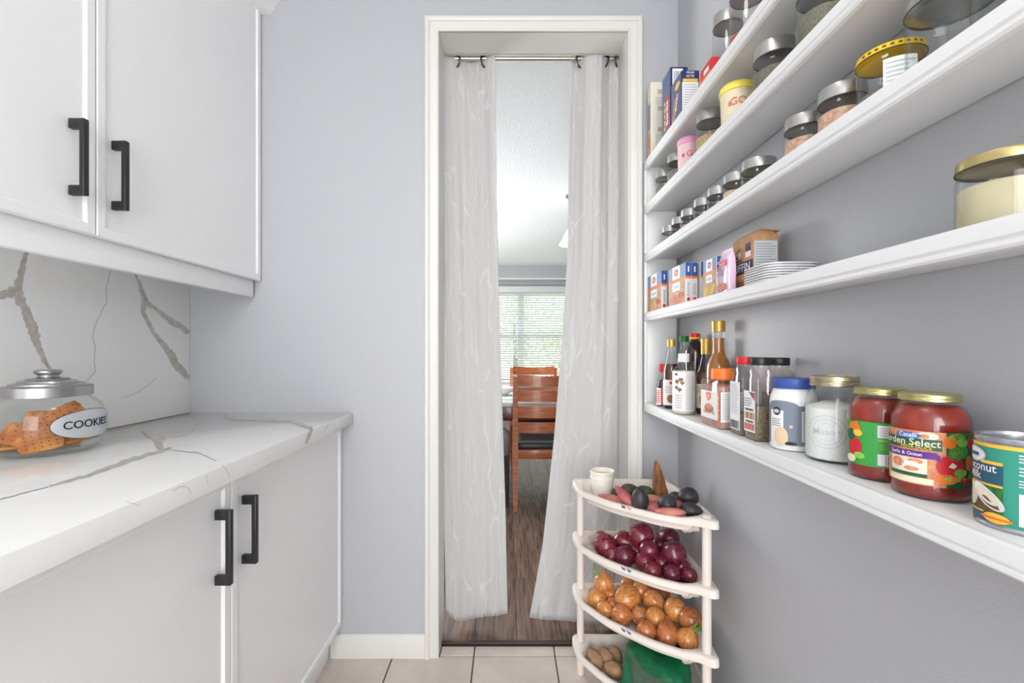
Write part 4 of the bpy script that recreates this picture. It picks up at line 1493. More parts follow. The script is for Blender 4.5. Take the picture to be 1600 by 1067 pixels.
o, sd, en, hx, hy = carton('tall navy pasta carton with barcode on the top shelf', .515, .57, 1.462, 1.540, Z1, .204, NAVY, group=G1)
pr = Print(sd)
pr.rect(-hy + .001, .002, hy - .001, .202, NAVY2, 1)
pr.text('Barilla', .012, .07, .032, PWHITE, 3, PI / 2)
pr.rect(.000, .018, .026, .125, PRED, 2)
for k in range(5):
    pr.ell(-.012, .03 + k * .02, .006, .008, PYEL, 2, 8)
pr.build(o, 'side_print')
pr = Print(en)
pr.rect(-hx + .006, .140, hx - .016, .198, PWHITE, 1).bars(-hx + .010, hx - .020, .150, .190, PGREY, 2)
pr.rect(-.010, .05, .004, .13, PLGREY, 1)
pr.build(o, 'end_print')
o, sd, en, hx, hy = carton('shorter navy pasta carton with a white text panel on the top shelf', .515, .568, 1.370, 1.455, Z1, .137, NAVY, group=G1)
pr = Print(sd)
pr.rect(-hy + .001, .002, hy - .001, .135, NAVY2, 1)
pr.ell(.012, .108, .020, .010, PYEL, 2)
pr.poly([(-.008, .035), (.006, .030), (.022, .082), (.008, .090)], PRED, 2)
pr.text('Barilla', .007, .060, .020, PWHITE, 3, PI / 2 - .25)
for k in range(3):
    pr.poly([(-.032 + k * .010, .010), (-.029 + k * .010, .009), (-.006 + k * .012, .075), (-.009 + k * .012, .078)], PYEL, 2.5)
pr.build(o, 'side_print')
pr = Print(en)
pr.rect(-hx + .002, .01, hx - .002, .102, PWHITE, 1).lines(-hx + .005, hx - .005, .015, .098, 11, PLGREY, 2)
pr.rect(-hx + .004, .103, hx - .004, .112, PYEL, 1)
pr.text('N°73', 0, .119, .0105, PWHITE, 2).text('PENNE', 0, .130, .0075, PWHITE, 2)
pr.build(o, 'end_print')
o, sd, en, hx, hy = carton('plain navy carton tucked against the wall on the top shelf', .5695, .62, 1.372, 1.455, Z1, .136, NAVY, group=G1)
Print(en).rect(-hx, .002, -hx + .003, .134, PWHITE, 1).build(o, 'end_print')
o, sd, en, hx, hy = carton('low red packet on the top shelf before the glass canisters', .514, .575, 1.165, 1.235, Z1, .048, PRED, 'packet', 'packet')
Print(sd).rect(-hy + .004, .012, hy - .004, .02, PORANGE, 1).rect(-.01, .024, .02, .036, PWHITE, 1).build(o, 'side_print')
GT = 'tall glass canisters on the top shelf'
CLEARP = glass_mat('clear_canister', (248, 246, 246), 1.3)
glass_jar('tall clear canister with steel lid left of the pair on the top shelf', .560, depth_left(1113, .560, .036), Z1, .036, .158, .030, 'red', .30, GT, glass=CLEARP, name='canister', cat='canister')
glass_jar('tall clear canister with steel lid right of the pair on the top shelf', .560, depth_left(1139, .560, .040), Z1, .040, .160, .030, 'red', .30, GT, glass=CLEARP, name='canister', cat='canister')

# ---- fourth shelf: mix cartons, snack bag, paper bag, tray stack, big jar
G4 = 'meal-mix cartons on the fourth shelf'
FOODA = mat('food_photo_tan', (206, 172, 130), 0.5, rgb2=(176, 128, 92), vscale=90)
FOODR = mat('food_photo_red', (214, 130, 100), 0.5, rgb2=(190, 92, 76), vscale=120)
FOODY = mat('food_photo_yellow', (234, 200, 110), 0.5, rgb2=(212, 164, 70), vscale=120)
MIXB = mat('carton_mix_white', (228, 224, 220), 0.5)
LBLUE = mat('carton_light_blue', (126, 148, 188), 0.5)


def mix_carton(label, x0, x1, y0, y1, h, food, txt, front=True):
    o, sd, en, hx, hy = carton(label, x0, x1, y0, y1, Z4, h, MIXB, group=G4)
    if front:
        w = 2 * hy
        pr = Print(sd)
        pr.rect(-hy + .001, h * .66, hy - .001, h - .001, LBLUE, 1).rect(-hy + .001, .001, hy - .001, h * .60, FOODA, 1)
        pr.rect(-hy + .001, h * .60, hy - .001, h * .66, PORANGE, 1)
        pr.rect(-w * .24, h * .665, w * .22, h - .001, PWHITE, 2).ell(0, h * .83, w * .13, h * .085, FOODR, 3).text('Gits', 0, h * .83, h * .10, PWHITE, 4)
        pr.rect(-w * .24, h * .36, w * .22, h * .57, PWHITE, 2).rect(-w * .17, h * .42, w * .15, h * .50, mat('print_aqua', (176, 206, 214), 0.5), 3)
        pr.ell(-.005, h * .13, w * .40, h * .12, food, 2).ell(w * .30, h * .22, w * .13, h * .07, PRED if food is not FOODY else food, 3)
        for k in range(3):
            pr.poly([(-w * .3 + k * w * .14, h * .04), (-w * .24 + k * w * .14, h * .03), (-w * .05 + k * w * .14, h * .24), (-w * .11 + k * w * .14, h * .26)], FOODY if food is FOODA else food, 3)
        pr.build(o, 'side_print')
    pr = Print(en)
    pr.rect(-hx + .0005, h * .66, hx - .0005, h - .0008, PBLUE, 1).rect(-hx + .0005, h * .60, hx - .0005, h * .66, PORANGE, 1)
    pr.rect(-.002, h * .76, .002, h * .90, PWHITE, 2)
    if txt:
        pr.text(txt, 0, h * .34, .0125, PGREY, 2, PI / 2)
    else:
        for k in range(6):
            pr.rect(-.003, h * (.18 + .055 * k), .003, h * (.215 + .055 * k), PGREY, 2)
    pr.ell(0, h * .09, hx * .5, h * .05, PRED, 2, 8)
    pr.build(o, 'end_print')
    return o


mix_carton('blue-topped mix carton nearest the doorway on the fourth shelf', .514, .535, 1.548, 1.695, .130, FOODA, '')
mix_carton('blue-topped carton lettered RAWAI at the front of its row', .514, .5325, 1.338, 1.475, .118, FOODR, 'RAWAI')
mix_carton('second carton of the blue-topped row, lettered DOSA', .5332, .5515, 1.340, 1.475, .1175, FOODA, 'DOSA', False)
mix_carton('third blue-topped carton, next to the wall side of the DOSA one', .556, .576, 1.330, 1.465, .118, FOODA, '', False)
mix_carton('blue-topped mix carton with yellow snack picture beside the pink bag', .514, .532, 1.136, 1.215, .095, FOODY, '')

# pink snack bag, glossy
bagm = mat('snack_bag_lilac', (226, 196, 218), 0.12, coat=0.6)
o = thing('snack_bag', 'glossy pink and lilac snack bag standing beside the muffin bag', 'bag', (.524, 1.102, Z4))
rs = []
for zz, fx, fy in ((0.0004, .9, .96), (.008, 1, 1), (.03, 1.0, .97), (.06, .98, 1.0), (.085, .85, .98), (.095, .5, 1.0), (.104, .12, 1.0), (.110, .10, 1.0)):
    rs.append([p + Vector((0.002 * noise.noise(p * 60), 0, 0)) for p in rrect(.0105 * fx, .026 * fy, .005 * fx, zz * .93, 5)])
MB().rings(rs, 0, True, True, True).obj('bag_body', bagm, o, sharp=60)
pr = Print(on_face((-.0125, 0, 0), (0, -1, 0), (0, 0, 1)))
pr.rect(-.024, .070, .024, .077, mat('print_magenta', (222, 60, 140), 0.4), 1)
pr.lines(-.024, .006, .04, .066, 5, mat('print_mauve', (150, 110, 150), 0.5), 1).ell(-.004, .014, .022, .010, FOODR, 1)
pr.ell(.010, .068, .009, .005, PORANGE, 2)
pr.build(o)

# brown paper bag MUFFIN
KRAFT = mat('kraft_paper', (196, 152, 112), 0.75, rgb2=(178, 134, 96), vscale=40, bump=0.15, bscale=60)
x0, x1, y0, y1, h = .549, .606, 1.032, 1.128, .118
o = thing('muffin_mix_bag', 'brown paper muffin mix bag with folded top on the fourth shelf', 'bag', ((x0 + x1) / 2, (y0 + y1) / 2, Z4))
hx, hy = (x1 - x0) / 2, (y1 - y0) / 2
MB().rings([rrect(hx, hy, .003, .0004, 3), rrect(hx, hy, .003, h, 3), rrect(hx * .98, hy * .93, .003, h + .007, 3), rrect(hx * .55, hy * .85, .003, h + .016, 3), rrect(hx * .2, hy * .8, .002, h + .018, 3)], 0, True, True, True).obj('bag_body', KRAFT, o, sharp=30)
MB().box(-hx * .75, hx * .80, -hy * .98, hy * .70, h + .0145, h + .0175, .001, 1, 0, Matrix.Rotation(math.radians(5), 4, 'Y')).obj('folded_top', KRAFT, o)
pr = Print(on_face((-hx, 0, 0), (0, -1, 0), (0, 0, 1)))
NAVY3 = mat('print_navy', (42, 46, 84), 0.5)
pr.rect(-hy + .001, .040, hy - .001, .068, NAVY3, 1).rect(-hy + .001, .026, hy - .001, .040, mat('print_peach', (228, 150, 108), 0.5), 1)
pr.text('MUFFIN', -.010, .054, .027, PWHITE, 2)
pr.rect(.014, .090, .038, .108, mat('print_plum', (78, 44, 84), 0.5), 1).rect(.014, .076, .038, .089, PWHITE, 1)
# small emblem: robin-like round with hat
EMB = mat('print_emblem', (84, 72, 62), 0.6)
pr.poly([(-.030, .094), (-.008, .104), (-.010, .099), (-.026, .091)], EMB, 1).ell(-.014, .086, .007, .007, PLGREY, 1, 12).poly([(-.034, .078), (-.020, .088), (-.016, .078)], EMB, 1.5).rect(-.030, .071, -.004, .0745, EMB, 2)
pr.lines(-.03, .03, .006, .022, 3, EMB, 1, .3)
pr.build(o, 'front_print')
pr = Print(on_face((0, -hy, 0), (1, 0, 0), (0, 0, 1)))
pr.rect(-hx + .002, .004, hx - .003, h - .010, PLGREY, 1).lines(-hx + .005, hx - .006, .010, h - .014, 16, PGREY, 2, .35)
pr.build(o, 'nutrition_panel')

# stacked ribbed plastic trays
G5 = 'stacked plastic baskets on the fourth shelf'
TRAY = mat('basket_white', (226, 226, 228), 0.4)
HOLE = mat('basket_slot_shadow', (128, 128, 132), 0.8)
tray_b = None
for k in range(7):
    z0 = Z4 + 0.0052 * k
    nm_ = ['lowest', 'second', 'third', 'fourth', 'fifth', 'sixth', 'topmost'][k]
    o = thing('plastic_basket', 'white slotted plastic basket beside the muffin bag, %s of its nested stack' % nm_, 'basket', (.566, .962, z0), 0, G5)
    hx, hy = .0545, .060
    if tray_b is None:
        mb = MB()
        mb.rings([rrect(hx * .93, hy * .93, .028, .0003, 7), rrect(hx * .955, hy * .955, .029, .0022, 7), rrect(hx, hy, .03, .0026, 7), rrect(hx, hy, .03, .0050, 7), rrect(hx * .97, hy * .97, .029, .0050, 7), rrect(hx * .94, hy * .94, .028, .0022, 7), rrect(hx * .9, hy * .9, .027, .0014, 7)], 0, True, True, True)
        tray_b = mb.mesh('basket_body', TRAY)
        ms = MB()
        ring_o = rrect(hx * .948, hy * .948, .0288, .0006, 12)
        m_ = len(ring_o)
        for q in range(m_):
            a, b = ring_o[q], ring_o[(q + 1) % m_]
            L = (b - a).length
            c_ = max(1, int(L / .005))
            for w in range(c_):
                p0, p1 = a.lerp(b, (w + .2) / c_), a.lerp(b, (w + .75) / c_)
                nn = Vector((p0.x, p0.y, 0)).normalized() * .0006
                ms.add([p0 + nn, p1 + nn, p1 + nn + Vector((0, 0, .0011)), p0 + nn + Vector((0, 0, .0011))], [(0, 1, 2, 3)])
        tray_s = ms.mesh('slots', HOLE)
    link('basket_body', tray_b, o)
    q = link('slots', tray_s, o)
    q['kind'] = 'stuff'

# wide jar with gold lid
X, r = .580, .044
Y = depth_left(1490, X, r)
SPICE['beige'] = mat('spread_beige', (206, 194, 160), 0.8, var=0.06, vscale=30)
glass_jar('wide jar of beige spread with gold lid at the right end of the fourth shelf', X, Y, Z4, r, .088, .012, 'beige', .90, None, GOLD, .0435, 'storage_jar')
# ================================================================== lowest shelf: bottles, spices, sauces
GB = 'bottles on the lowest shelf'


def bottle(label, x, y, prof, liquid=None, liq_z=0.0, cap=None, cap_m=None, glass=None, name='sauce_bottle', n=32, body_m=None):
    """prof: outer (r,z) of glass; liquid material filled up to liq_z; cap: (r, z0, z1)"""
    o = thing(name, label, 'bottle', (x, y, Z5), 0, GB)
    MB().lathe(prof, n, 0, None, True, False).obj('bottle_body', body_m or glass or GLASS, o, sharp=50)
    if liquid:
        ip = []
        for (r, z), (r2, z2) in zip(prof, prof[1:]):
            if z <= liq_z:
                ip.append((max(r - .0012, .001), max(z, .0015)))
                if z2 > liq_z:
                    t = (liq_z - z) / (z2 - z)
                    ip.append((r + (r2 - r) * t - .0012, liq_z))
        ip.append((0, liq_z))
        MB().lathe(ip, n).obj('liquid', liquid, o, sharp=50)
    if cap:
        r, z0, z1 = cap
        k = 30
        rs = []
        for rr, zz in ((r, z0), (r, z1 - .001), (r * .93, z1)):
            rs.append([Vector((rr * (1 + (.025 if q % 2 else 0)) * math.cos(2 * PI * q / k), rr * (1 + (.025 if q % 2 else 0)) * math.sin(2 * PI * q / k), zz)) for q in range(k)])
        MB().rings(rs, 0, True, True, True).obj('cap', cap_m, o, sharp=40)
    return o


SOY = mat('liquid_soy', (34, 20, 16), 0.15)
AMBER = mat('liquid_amber', (172, 108, 26), 0.12, coat=0.5)
BROWNL = mat('liquid_brown', (92, 46, 24), 0.15)
PALEOIL = mat('liquid_pale', (206, 200, 180), 0.2)
CAPR = mat('cap_red', (214, 34, 40), 0.35)
CAPB = mat('cap_black', (30, 30, 34), 0.4)
CAPW = mat('cap_white', (228, 228, 228), 0.4)
CAPG = mat('cap_green', (24, 128, 70), 0.4)
CAPGO = mat('cap_gold', (206, 166, 84), 0.35, 0.6)
CAPO = mat('cap_orange', (244, 124, 44), 0.4)
CAPBL = mat('cap_blue', (60, 84, 160), 0.4)
LRED = mat('label_red', (226, 52, 40), 0.4)
LPRINT = mat('label_white', (238, 236, 234), 0.45)


def std_prof(r, hb, hs, rn, h, sh=4):
    """body to hb, shoulder to hs, neck rn to h"""
    p = [(r * .85, .0004), (r * .97, .002), (r, .006), (r, hb)]
    for i in range(1, sh + 1):
        t = i / sh
        e = t * t * (3 - 2 * t)
        p.append((r + (rn - r) * e, hb + (hs - hb) * t))
    p.append((rn, h))
    return p


# two small soy bottles by the end panel
x, y = .546, 1.640
o = bottle('small dark sauce bottle with black cap nearest the doorway', x, y, std_prof(.0175, .066, .10, .0085, .125), SOY, .09, (.0098, .117, .138), CAPB)
pr = Print(on_cyl(.0177, view_az(x, y)))
pr.rect(-.025, .010, .025, .060, mat('label_maroon', (158, 46, 50), 0.5), 1).rect(-.012, .02, -.004, .05, LPRINT, 2)
pr.build(o)
x, y = .534, 1.592
o = bottle('small sauce bottle with bright red cap and red label', x, y, std_prof(.020, .066, .105, .0095, .132), SOY, .072, (.0125, .118, .146), CAPR)
pr = Print(on_cyl(.0202, view_az(x, y)))
pr.rect(-.030, .006, -.006, .064, LPRINT, 1).rect(-.006, .006, .026, .064, LRED, 1).lines(-.026, -.009, .012, .058, 7, LRED, 2)
pr.build(o)
# gold capped bottle with white label
x, y = .545, 1.539
o = bottle('tall clear bottle with gold cap and white food label', x, y, std_prof(.0265, .118, .205, .010, .215, 6), BROWNL, .148, (.0135, .206, .230), CAPGO)
pr = Print(on_cyl(.0267, view_az(x, y)))
pr.rect(-.036, .012, .03, .096, LPRINT, 1).ell(-.002, .086, .004, .005, PRED, 2, 10)
pr.ell(.000, .034, .014, .014, mat('print_meat', (186, 84, 84), 0.5, rgb2=(120, 110, 70), vscale=200), 2, 12).lines(-.02, .012, .052, .076, 4, PLGREY, 2)
pr.rect(-.036, .0005, .03, .011, PBLACK, 1)
pr.build(o)
# green cap
x, y = .600, 1.572
bottle('clear bottle with green cap standing by the wall', x, y, std_prof(.026, .150, .215, .012, .228, 6), PALEOIL, .06, (.0155, .222, .242), CAPG)
# ribbed dark soy bottle with red-yellow cap
x, y = .598, 1.476
pf = [(.028, .0004), (.032, .004)]
for k in range(12):
    z = .02 + k * .0135
    pf += [(.0325, z), (.0305, z + .0067)]
pf += [(.032, .185), (.030, .198), (.018, .218), (.0135, .224), (.0135, .236)]
o = bottle('dark ribbed soy sauce bottle with red and yellow cap', x, y, pf, None, 0, (.0165, .229, .236), mat('cap_yellow', (240, 180, 40), 0.4), body_m=mat('soy_bottle_dark', (44, 30, 28), 0.12, coat=0.5))
MB().lathe([(.0155, .236), (.0162, .237), (.0162, .2455), (.015, .247), (0, .247)], 30).obj('cap_top', CAPR, o)
# gold-necked bottle
x, y = .600, 1.398
o = bottle('slender bottle with gold foil neck between soy and whisky-brown bottles', x, y, std_prof(.0285, .105, .185, .0125, .215, 6), BROWNL, .128, (.0140, .182, .229), CAPGO)
pr = Print(on_cyl(.0287, view_az(x, y)))
pr.rect(-.036, .02, .03, .092, mat('label_cream', (222, 214, 196), 0.5), 1).ell(-.008, .045, .012, .018, PTAN, 2).lines(-.03, .024, .066, .088, 4, PGREY, 2)
pr.build(o)
# amber bottle, tallest
x, y = .596, 1.306
bottle('tallest bottle of amber liquid with gold screw cap', x, y, [(.028, .0004), (.033, .003), (.0335, .008), (.0335, .132), (.032, .150), (.027, .166), (.0185, .180), (.0165, .192), (.0165, .246), (.0155, .25)], AMBER, .228, (.0178, .246, .277), CAPGO)
# white capped bottle in front
x, y = .536, 1.406
o = bottle('clear bottle with white cap and mushroom-print label at the front', x, y, std_prof(.0325, .128, .158, .0125, .164, 5), PALEOIL, .132, (.0162, .158, .184), CAPW)
pr = Print(on_cyl(.0328, view_az(x, y)))
pr.rect(-.052, .010, .052, .130, LPRINT, 1)
MUSH = mat('print_mushroom', (160, 130, 104), 0.5, rgb2=(110, 86, 68), vscale=300)
for (u, v, a) in ((-.020, .100, .007), (-.008, .106, .007), (-.004, .096, .006), (-.022, .082, .006), (-.012, .076, .0065)):
    pr.ell(u, v, a, a * .75, MUSH, 2, 10).rect(u - .0015, v - a * 1.2, u + .0015, v, MUSH, 1.6)
pr.lines(-.026, -.004, .018, .062, 6, PLGREY, 2).lines(.004, .034, .016, .126, 26, PLGREY, 2, .35).rect(-.028, .118, -.018, .124, PPURPLE, 2)
pr.build(o)

# pink salt tub, rounded rectangle with orange lid
x0, x1, y0, y1 = .516, .578, 1.122, 1.242
SALT = mat('salt_pink', (206, 164, 152), 0.85, rgb2=(188, 142, 130), vscale=150, bump=0.4, bscale=180)
o = thing('salt_tub', 'tub of pink salt with orange lid and white printed label', 'tub', ((x0 + x1) / 2, (y0 + y1) / 2, Z5))
hx, hy = (x1 - x0) / 2, (y1 - y0) / 2
MB().rings([rrect(hx * .95, hy * .97, .012, .0005), rrect(hx, hy, .013, .006), rrect(hx, hy, .013, .112), rrect(hx * .93, hy * .93, .015, .120), rrect(hx * .8, hy * .62, .02, .122)], 0, True, True, False).obj('clear_body', CLEARP, o, sharp=40)
MB().rings([rrect(hx * .93, hy * .95, .011, .002), rrect(hx * .965, hy * .98, .012, .007), rrect(hx * .965, hy * .98, .012, .104), rrect(hx * .7, hy * .7, .012, .107)], 0, True, True, True).obj('contents', SALT, o, sharp=40)
MB().lathe([(.0270, .120), (.0285, .121), (.0285, .145), (.027, .148), (0, .148)], 40, 0, Matrix.Translation((.001, -.006, 0))).obj('lid', CAPO, o)
pr = Print(on_face((-hx, 0, 0), (0, -1, 0), (0, 0, 1)))
pr.rect(-hy + .010, .020, hy - .012, .090, LPRINT, 1).poly([(-.018, .086), (.012, .086), (.010, .072), (-.003, .064), (-.016, .072)], PORANGE, 2).ell(-.003, .076, .007, .006, mat('print_apricot', (240, 180, 150), 0.5), 3)
pr.ell(-.001, .046, .026, .010, mat('print_hill', (132, 126, 122), 0.5), 2).ell(-.001, .051, .018, .007, PORANGE, 2.5).text('HIMALAYAN', -.001, .036, .012, PORANGE, 3).rect(hy - .012, .018, hy - .001, .092, PORANGE, 1)
for k in range(4):
    pr.ell(hy - .0065, .032 + k * .015, .003, .004, mat('print_apricot', (240, 180, 150), 0.5), 2, 8)
pr.build(o, 'front_label')
pr = Print(on_face((0, -hy, 0), (1, 0, 0), (0, 0, 1)))
pr.rect(-hx + .001, .018, hx - .006, .092, LPRINT, 1).lines(-hx + .005, hx - .01, .024, .088, 12, PLGREY, 2)
pr.build(o, 'side_label')


# ---- square shaker spice bottles
def shaker(label, x0, x1, y0, y1, h, cap_m, fill, fill_h, cap_r, lab):
    o = thing('spice_shaker', label, 'jar', ((x0 + x1) / 2, (y0 + y1) / 2, Z5), 0, 'square shaker bottles on the lowest shelf')
    hx, hy = (x1 - x0) / 2, (y1 - y0) / 2
    hs = h - .050
    MB().rings([rrect(hx * .95, hy * .95, .006, .0005), rrect(hx, hy, .007, .004), rrect(hx, hy, .007, hs), rrect(hx * .95, hy * .95, .009, hs + .010), rrect(cap_r * .98, cap_r * .98, cap_r * .97, h - .024), rrect(cap_r * .95, cap_r * .95, cap_r * .94, h - .016)], 0, True, True, False).obj('clear_body', CLEARP, o, sharp=30)
    MB().rings([rrect(hx * .92, hy * .92, .005, .002), rrect(hx * .955, hy * .955, .006, .005), rrect(hx * .955, hy * .955, .006, fill_h)], 0, True, True, True).obj('contents', fill, o, sharp=40)
    MB().lathe([(cap_r, h - .017), (cap_r * 1.03, h - .016), (cap_r * 1.03, h - .002), (cap_r * .98, h), (0, h)], 36).obj('lid', cap_m, o)
    if lab:
        lab(o, hx, hy)
    return o


def lab_text(o, hx, hy):
    pr = Print(on_face((-hx, 0, 0), (0, -1, 0), (0, 0, 1)))
    pr.rect(-hy + .003, .012, hy - .003, .122, PWHITE, 1).lines(-hy + .006, hy - .007, .048, .118, 20, PLGREY, 2, .4).rect(-hy + .005, .014, hy - .005, .034, PLGREY, 2).bars(-hy + .008, hy - .010, .016, .033, PBLACK, 3, 12)
    pr.build(o)


def lab_pic(o, hx, hy):
    pr = Print(on_face((-hx, 0, 0), (0, -1, 0), (0, 0, 1)))
    pr.rect(-hy + .003, .018, hy - .003, .106, PWHITE, 1).poly([(hy - .028, .104), (hy - .004, .104), (hy - .004, .086)], mat('print_crimson', (176, 48, 66), 0.45), 2)
    pr.lines(-hy + .006, hy - .016, .072, .092, 4, PGREY, 2, .4).rect(-.016, .0640, .016, .0680, EMB, 2)
    for k in range(8):
        u = -hy + .007 + k * (2 * hy - .014) / 7.5
        pr.rect(u, .046, u + .0035, .060, (FOODY, PTAN, EMB)[k % 3], 2)
        pr.rect(u, .022, u + .0035, .036, (PRED, FOODR, PORANGE)[k % 3], 2)
    pr.rect(-.015, .0385, .015, .0420, EMB, 2)
    pr.build(o)


CHILI = mat('chili_powder', (186, 122, 108), 0.85, rgb2=(160, 96, 84), vscale=150)
HERB = mat('dried_herb', (148, 136, 108), 0.9, rgb2=(110, 100, 74), vscale=220)
HERB2 = mat('ground_pepper', (158, 148, 136), 0.9, rgb2=(120, 112, 102), vscale=220)
shaker('square spice shaker with red lid and plain text label', .524, .571, 1.038, 1.090, .179, CAPR, HERB, .050, .0185, lab_text)
shaker('square spice shaker with black lid and picture label in front', .524, .571, .974, 1.026, .179, CAPB, HERB, .075, .0195, lab_pic)
shaker('unlabelled square shaker with black lid standing against the wall', .576, .628, 1.000, 1.052, .178, CAPB, HERB2, .10, .0215, None)

# ---- mayonnaise jar with blue lid
x, y, r = .566, .914, .0415
o = thing('mayonnaise_jar', 'white plastic jar with blue lid and grey-blue label with an egg', 'jar', (x, y, Z5))
MB().lathe([(r * .9, .0005), (r * .99, .003), (r, .010), (r, .092), (r * .97, .104), (r * .86, .116), (r * .80, .120), (r * .80, .126)], 44).obj('jar_body', mat('jar_white_plastic', (234, 234, 234), 0.3), o, sharp=50)
k = 60
MB().rings([[Vector((q * (1 + (.012 if w % 2 else 0)) * math.cos(2 * PI * w / k), q * (1 + (.012 if w % 2 else 0)) * math.sin(2 * PI * w / k), zz)) for w in range(k)] for q, zz in ((.0365, .120), (.0372, .121), (.0372, .138), (.036, .1395))], 0, True, True, True).obj('lid', CAPBL, o)
pr = Print(on_cyl(r, view_az(x, y)), .0004)
GB_ = mat('label_slate', (124, 132, 148), 0.5)
pr.rect(-.075, .012, .075, .088, GB_, 1).ell(-.022, .088, .030, .009, GB_, 1).rect(-.046, .012, -.017, .078, LPRINT, 2)
pr.ell(-.030, .076, .008, .008, PBLACK, 3, 14).ell(-.030, .076, .006, .004, PLGREY, 4, 12).lines(-.042, -.022, .046, .062, 4, PGREY, 3)
pr.ell(-.022, .028, .0135, .0185, mat('print_egg', (226, 198, 164), 0.5), 3, 18).ell(-.004, .016, .010, .003, PBLACK, 4, 10)
pr.rect(.013, .020, .044, .078, LPRINT, 2).lines(.016, .041, .023, .075, 13, PGREY, 3, .35).ell(-.004, .048, .003, .003, PLGREY, 2, 8)
pr.build(o)

# ---- mason jar of salt/flour
x, y, r = .577, .816, .0445
o = thing('mason_jar', 'clear mason jar of white powder with a metal screw ring', 'jar', (x, y, Z5))
prof = [(.036, .0005), (.0425, .003), (r, .010), (r, .098), (.0425, .112), (.038, .124), (.0345, .130), (.0345, .146)]
MB().lathe(prof, 44, 0, None, True, False).obj('glass_body', GLASS, o, sharp=50)
MB().lathe([(.034, .004), (.0415, .007), (.0430, .012), (.0430, .094), (.036, .097), (.018, .104), (0.0, .103)], 40).obj('powder', SPICE['salt'], o, sharp=50)
pr = Print(on_cyl(r, view_az(x, y) - .25), .0006)
EMBG = glass_mat('embossed_glass', (236, 240, 240), 1.6)
for q in range(3):
    a0 = .030 - q * .007
    pts_o = [(a0 * math.cos(2 * PI * w / 30), .055 + a0 * .95 * math.sin(2 * PI * w / 30)) for w in range(30)]
    for w in range(30):
        a, b = pts_o[w], pts_o[(w + 1) % 30]
        f_ = .955
        pr._put([a, b, (b[0] * f_, .055 + (b[1] - .055) * f_), (a[0] * f_, .055 + (a[1] - .055) * f_)], [(0, 1, 2, 3)], EMBG, 1)
pr.text('Mason', 0, .055, .016, EMBG, 1)
pr.build(o, 'embossing')
RING = mat('ring_brass', (190, 176, 142), 0.3, 1.0)
MB().lathe([(.0362, .132), (.0372, .133), (.0372, .137), (.0364, .138), (.0364, .141), (.0372, .142), (.0372, .147), (.0366, .149), (.033, .1495), (.0325, .148), (0, .148)], 44).obj('screw_ring', RING, o, sharp=30)

# ---- two jars of red pasta sauce
SAUCE = mat('tomato_sauce', (158, 40, 14), 0.3, rgb2=(128, 28, 10), vscale=40, coat=0.2)
LIDG = mat('lid_gold_green', (198, 190, 132), 0.32, 1.0)
PDG = mat('print_dark_green', (24, 92, 58), 0.45)
PVIO = mat('print_violet', (96, 40, 140), 0.45)
PLEAF = mat('print_leaf', (120, 170, 60), 0.45, rgb2=(70, 120, 50), vscale=250)
PTOM = mat('print_tomato', (206, 34, 48), 0.45)
PCREAM = mat('print_cream', (236, 226, 200), 0.5)
PPEACH = mat('print_peach_food', (226, 160, 120), 0.5, rgb2=(206, 120, 86), vscale=200)
PSKY = mat('print_sky', (70, 110, 190), 0.45)
PLIME = mat('print_lime', (130, 200, 80), 0.45)
PBG = mat('print_bright_green', (60, 172, 84), 0.45)


def sauce_jar(label, x, y, r):
    o = thing('pasta_sauce_jar', label, 'jar', (x, y, Z5), 0, 'jars of red pasta sauce')
    MB().lathe([(r * .88, .0005), (r * .97, .003), (r, .010), (r * .985, .020), (r * .985, .090), (r, .094), (r * .985, .106), (r * .84, .120), (r * .72, .125), (r * .72, .130)], 44, 0, None, True, False).obj('glass_body', GLASS, o, sharp=50)
    MB().lathe([(r * .85, .002), (r * .95, .005), (r * .97, .011), (r * .955, .02), (r * .955, .09), (r * .97, .094), (r * .955, .105), (r * .82, .118), (r * .70, .122), (0, .122)], 40).obj('sauce', SAUCE, o, sharp=50)
    k = 48
    MB().rings([[Vector((q * math.cos(2 * PI * w / k), q * math.sin(2 * PI * w / k), zz)) for w in range(k)] for q, zz in ((r * .76, .127), (r * .80, .128), (r * .80, .131), (r * .785, .132), (r * .785, .136), (r * .75, .1375), (r * .7, .1370))], 0, True, True, True).obj('lid', LIDG, o, sharp=30)
    return o


x, y, r = .572, .7085, .0412
o = sauce_jar('pasta sauce jar turned to its green back label with barcode', x, y, r)
pr = Print(on_cyl(r * .99, view_az(x, y)), .0004)
pr.rect(-.062, .022, .062, .088, PGREEN, 1)
pr.rect(-.062, .060, -.026, .088, PLEAF, 2).ell(-.034, .076, .010, .010, PORANGE, 3).ell(-.028, .070, .007, .005, PYEL, 4)
pr.ell(-.034, .048, .012, .015, PTOM, 3).ell(-.040, .066, .008, .009, PDG, 3.5).ell(-.026, .036, .008, .005, PLIME, 4).ell(-.040, .030, .009, .006, PCREAM, 4)
pr.rect(-.007, .024, .062, .086, PBG, 2).rect(-.003, .066, .058, .084, PWHITE, 3).lines(-.001, .050, .068, .082, 4, PLGREY, 4).rect(-.003, .060, .058, .064, PLIME, 3)
pr.lines(-.001, .050, .048, .058, 4, PLIME, 3).rect(-.003, .025, .058, .042, PWHITE, 3).bars(.006, .040, .026, .041, PGREY, 4, 14)
pr.build(o)
x, y, r = .570, .6235, .0418
o = sauce_jar('pasta sauce jar with purple-banded garlic and onion label facing out', x, y, r)
pr = Print(on_cyl(r * .99, view_az(x, y)), .0004)
pr.rect(-.062, .020, .062, .090, PDG, 1).rect(-.062, .020, .016, .090, PPEACH, 1.5)
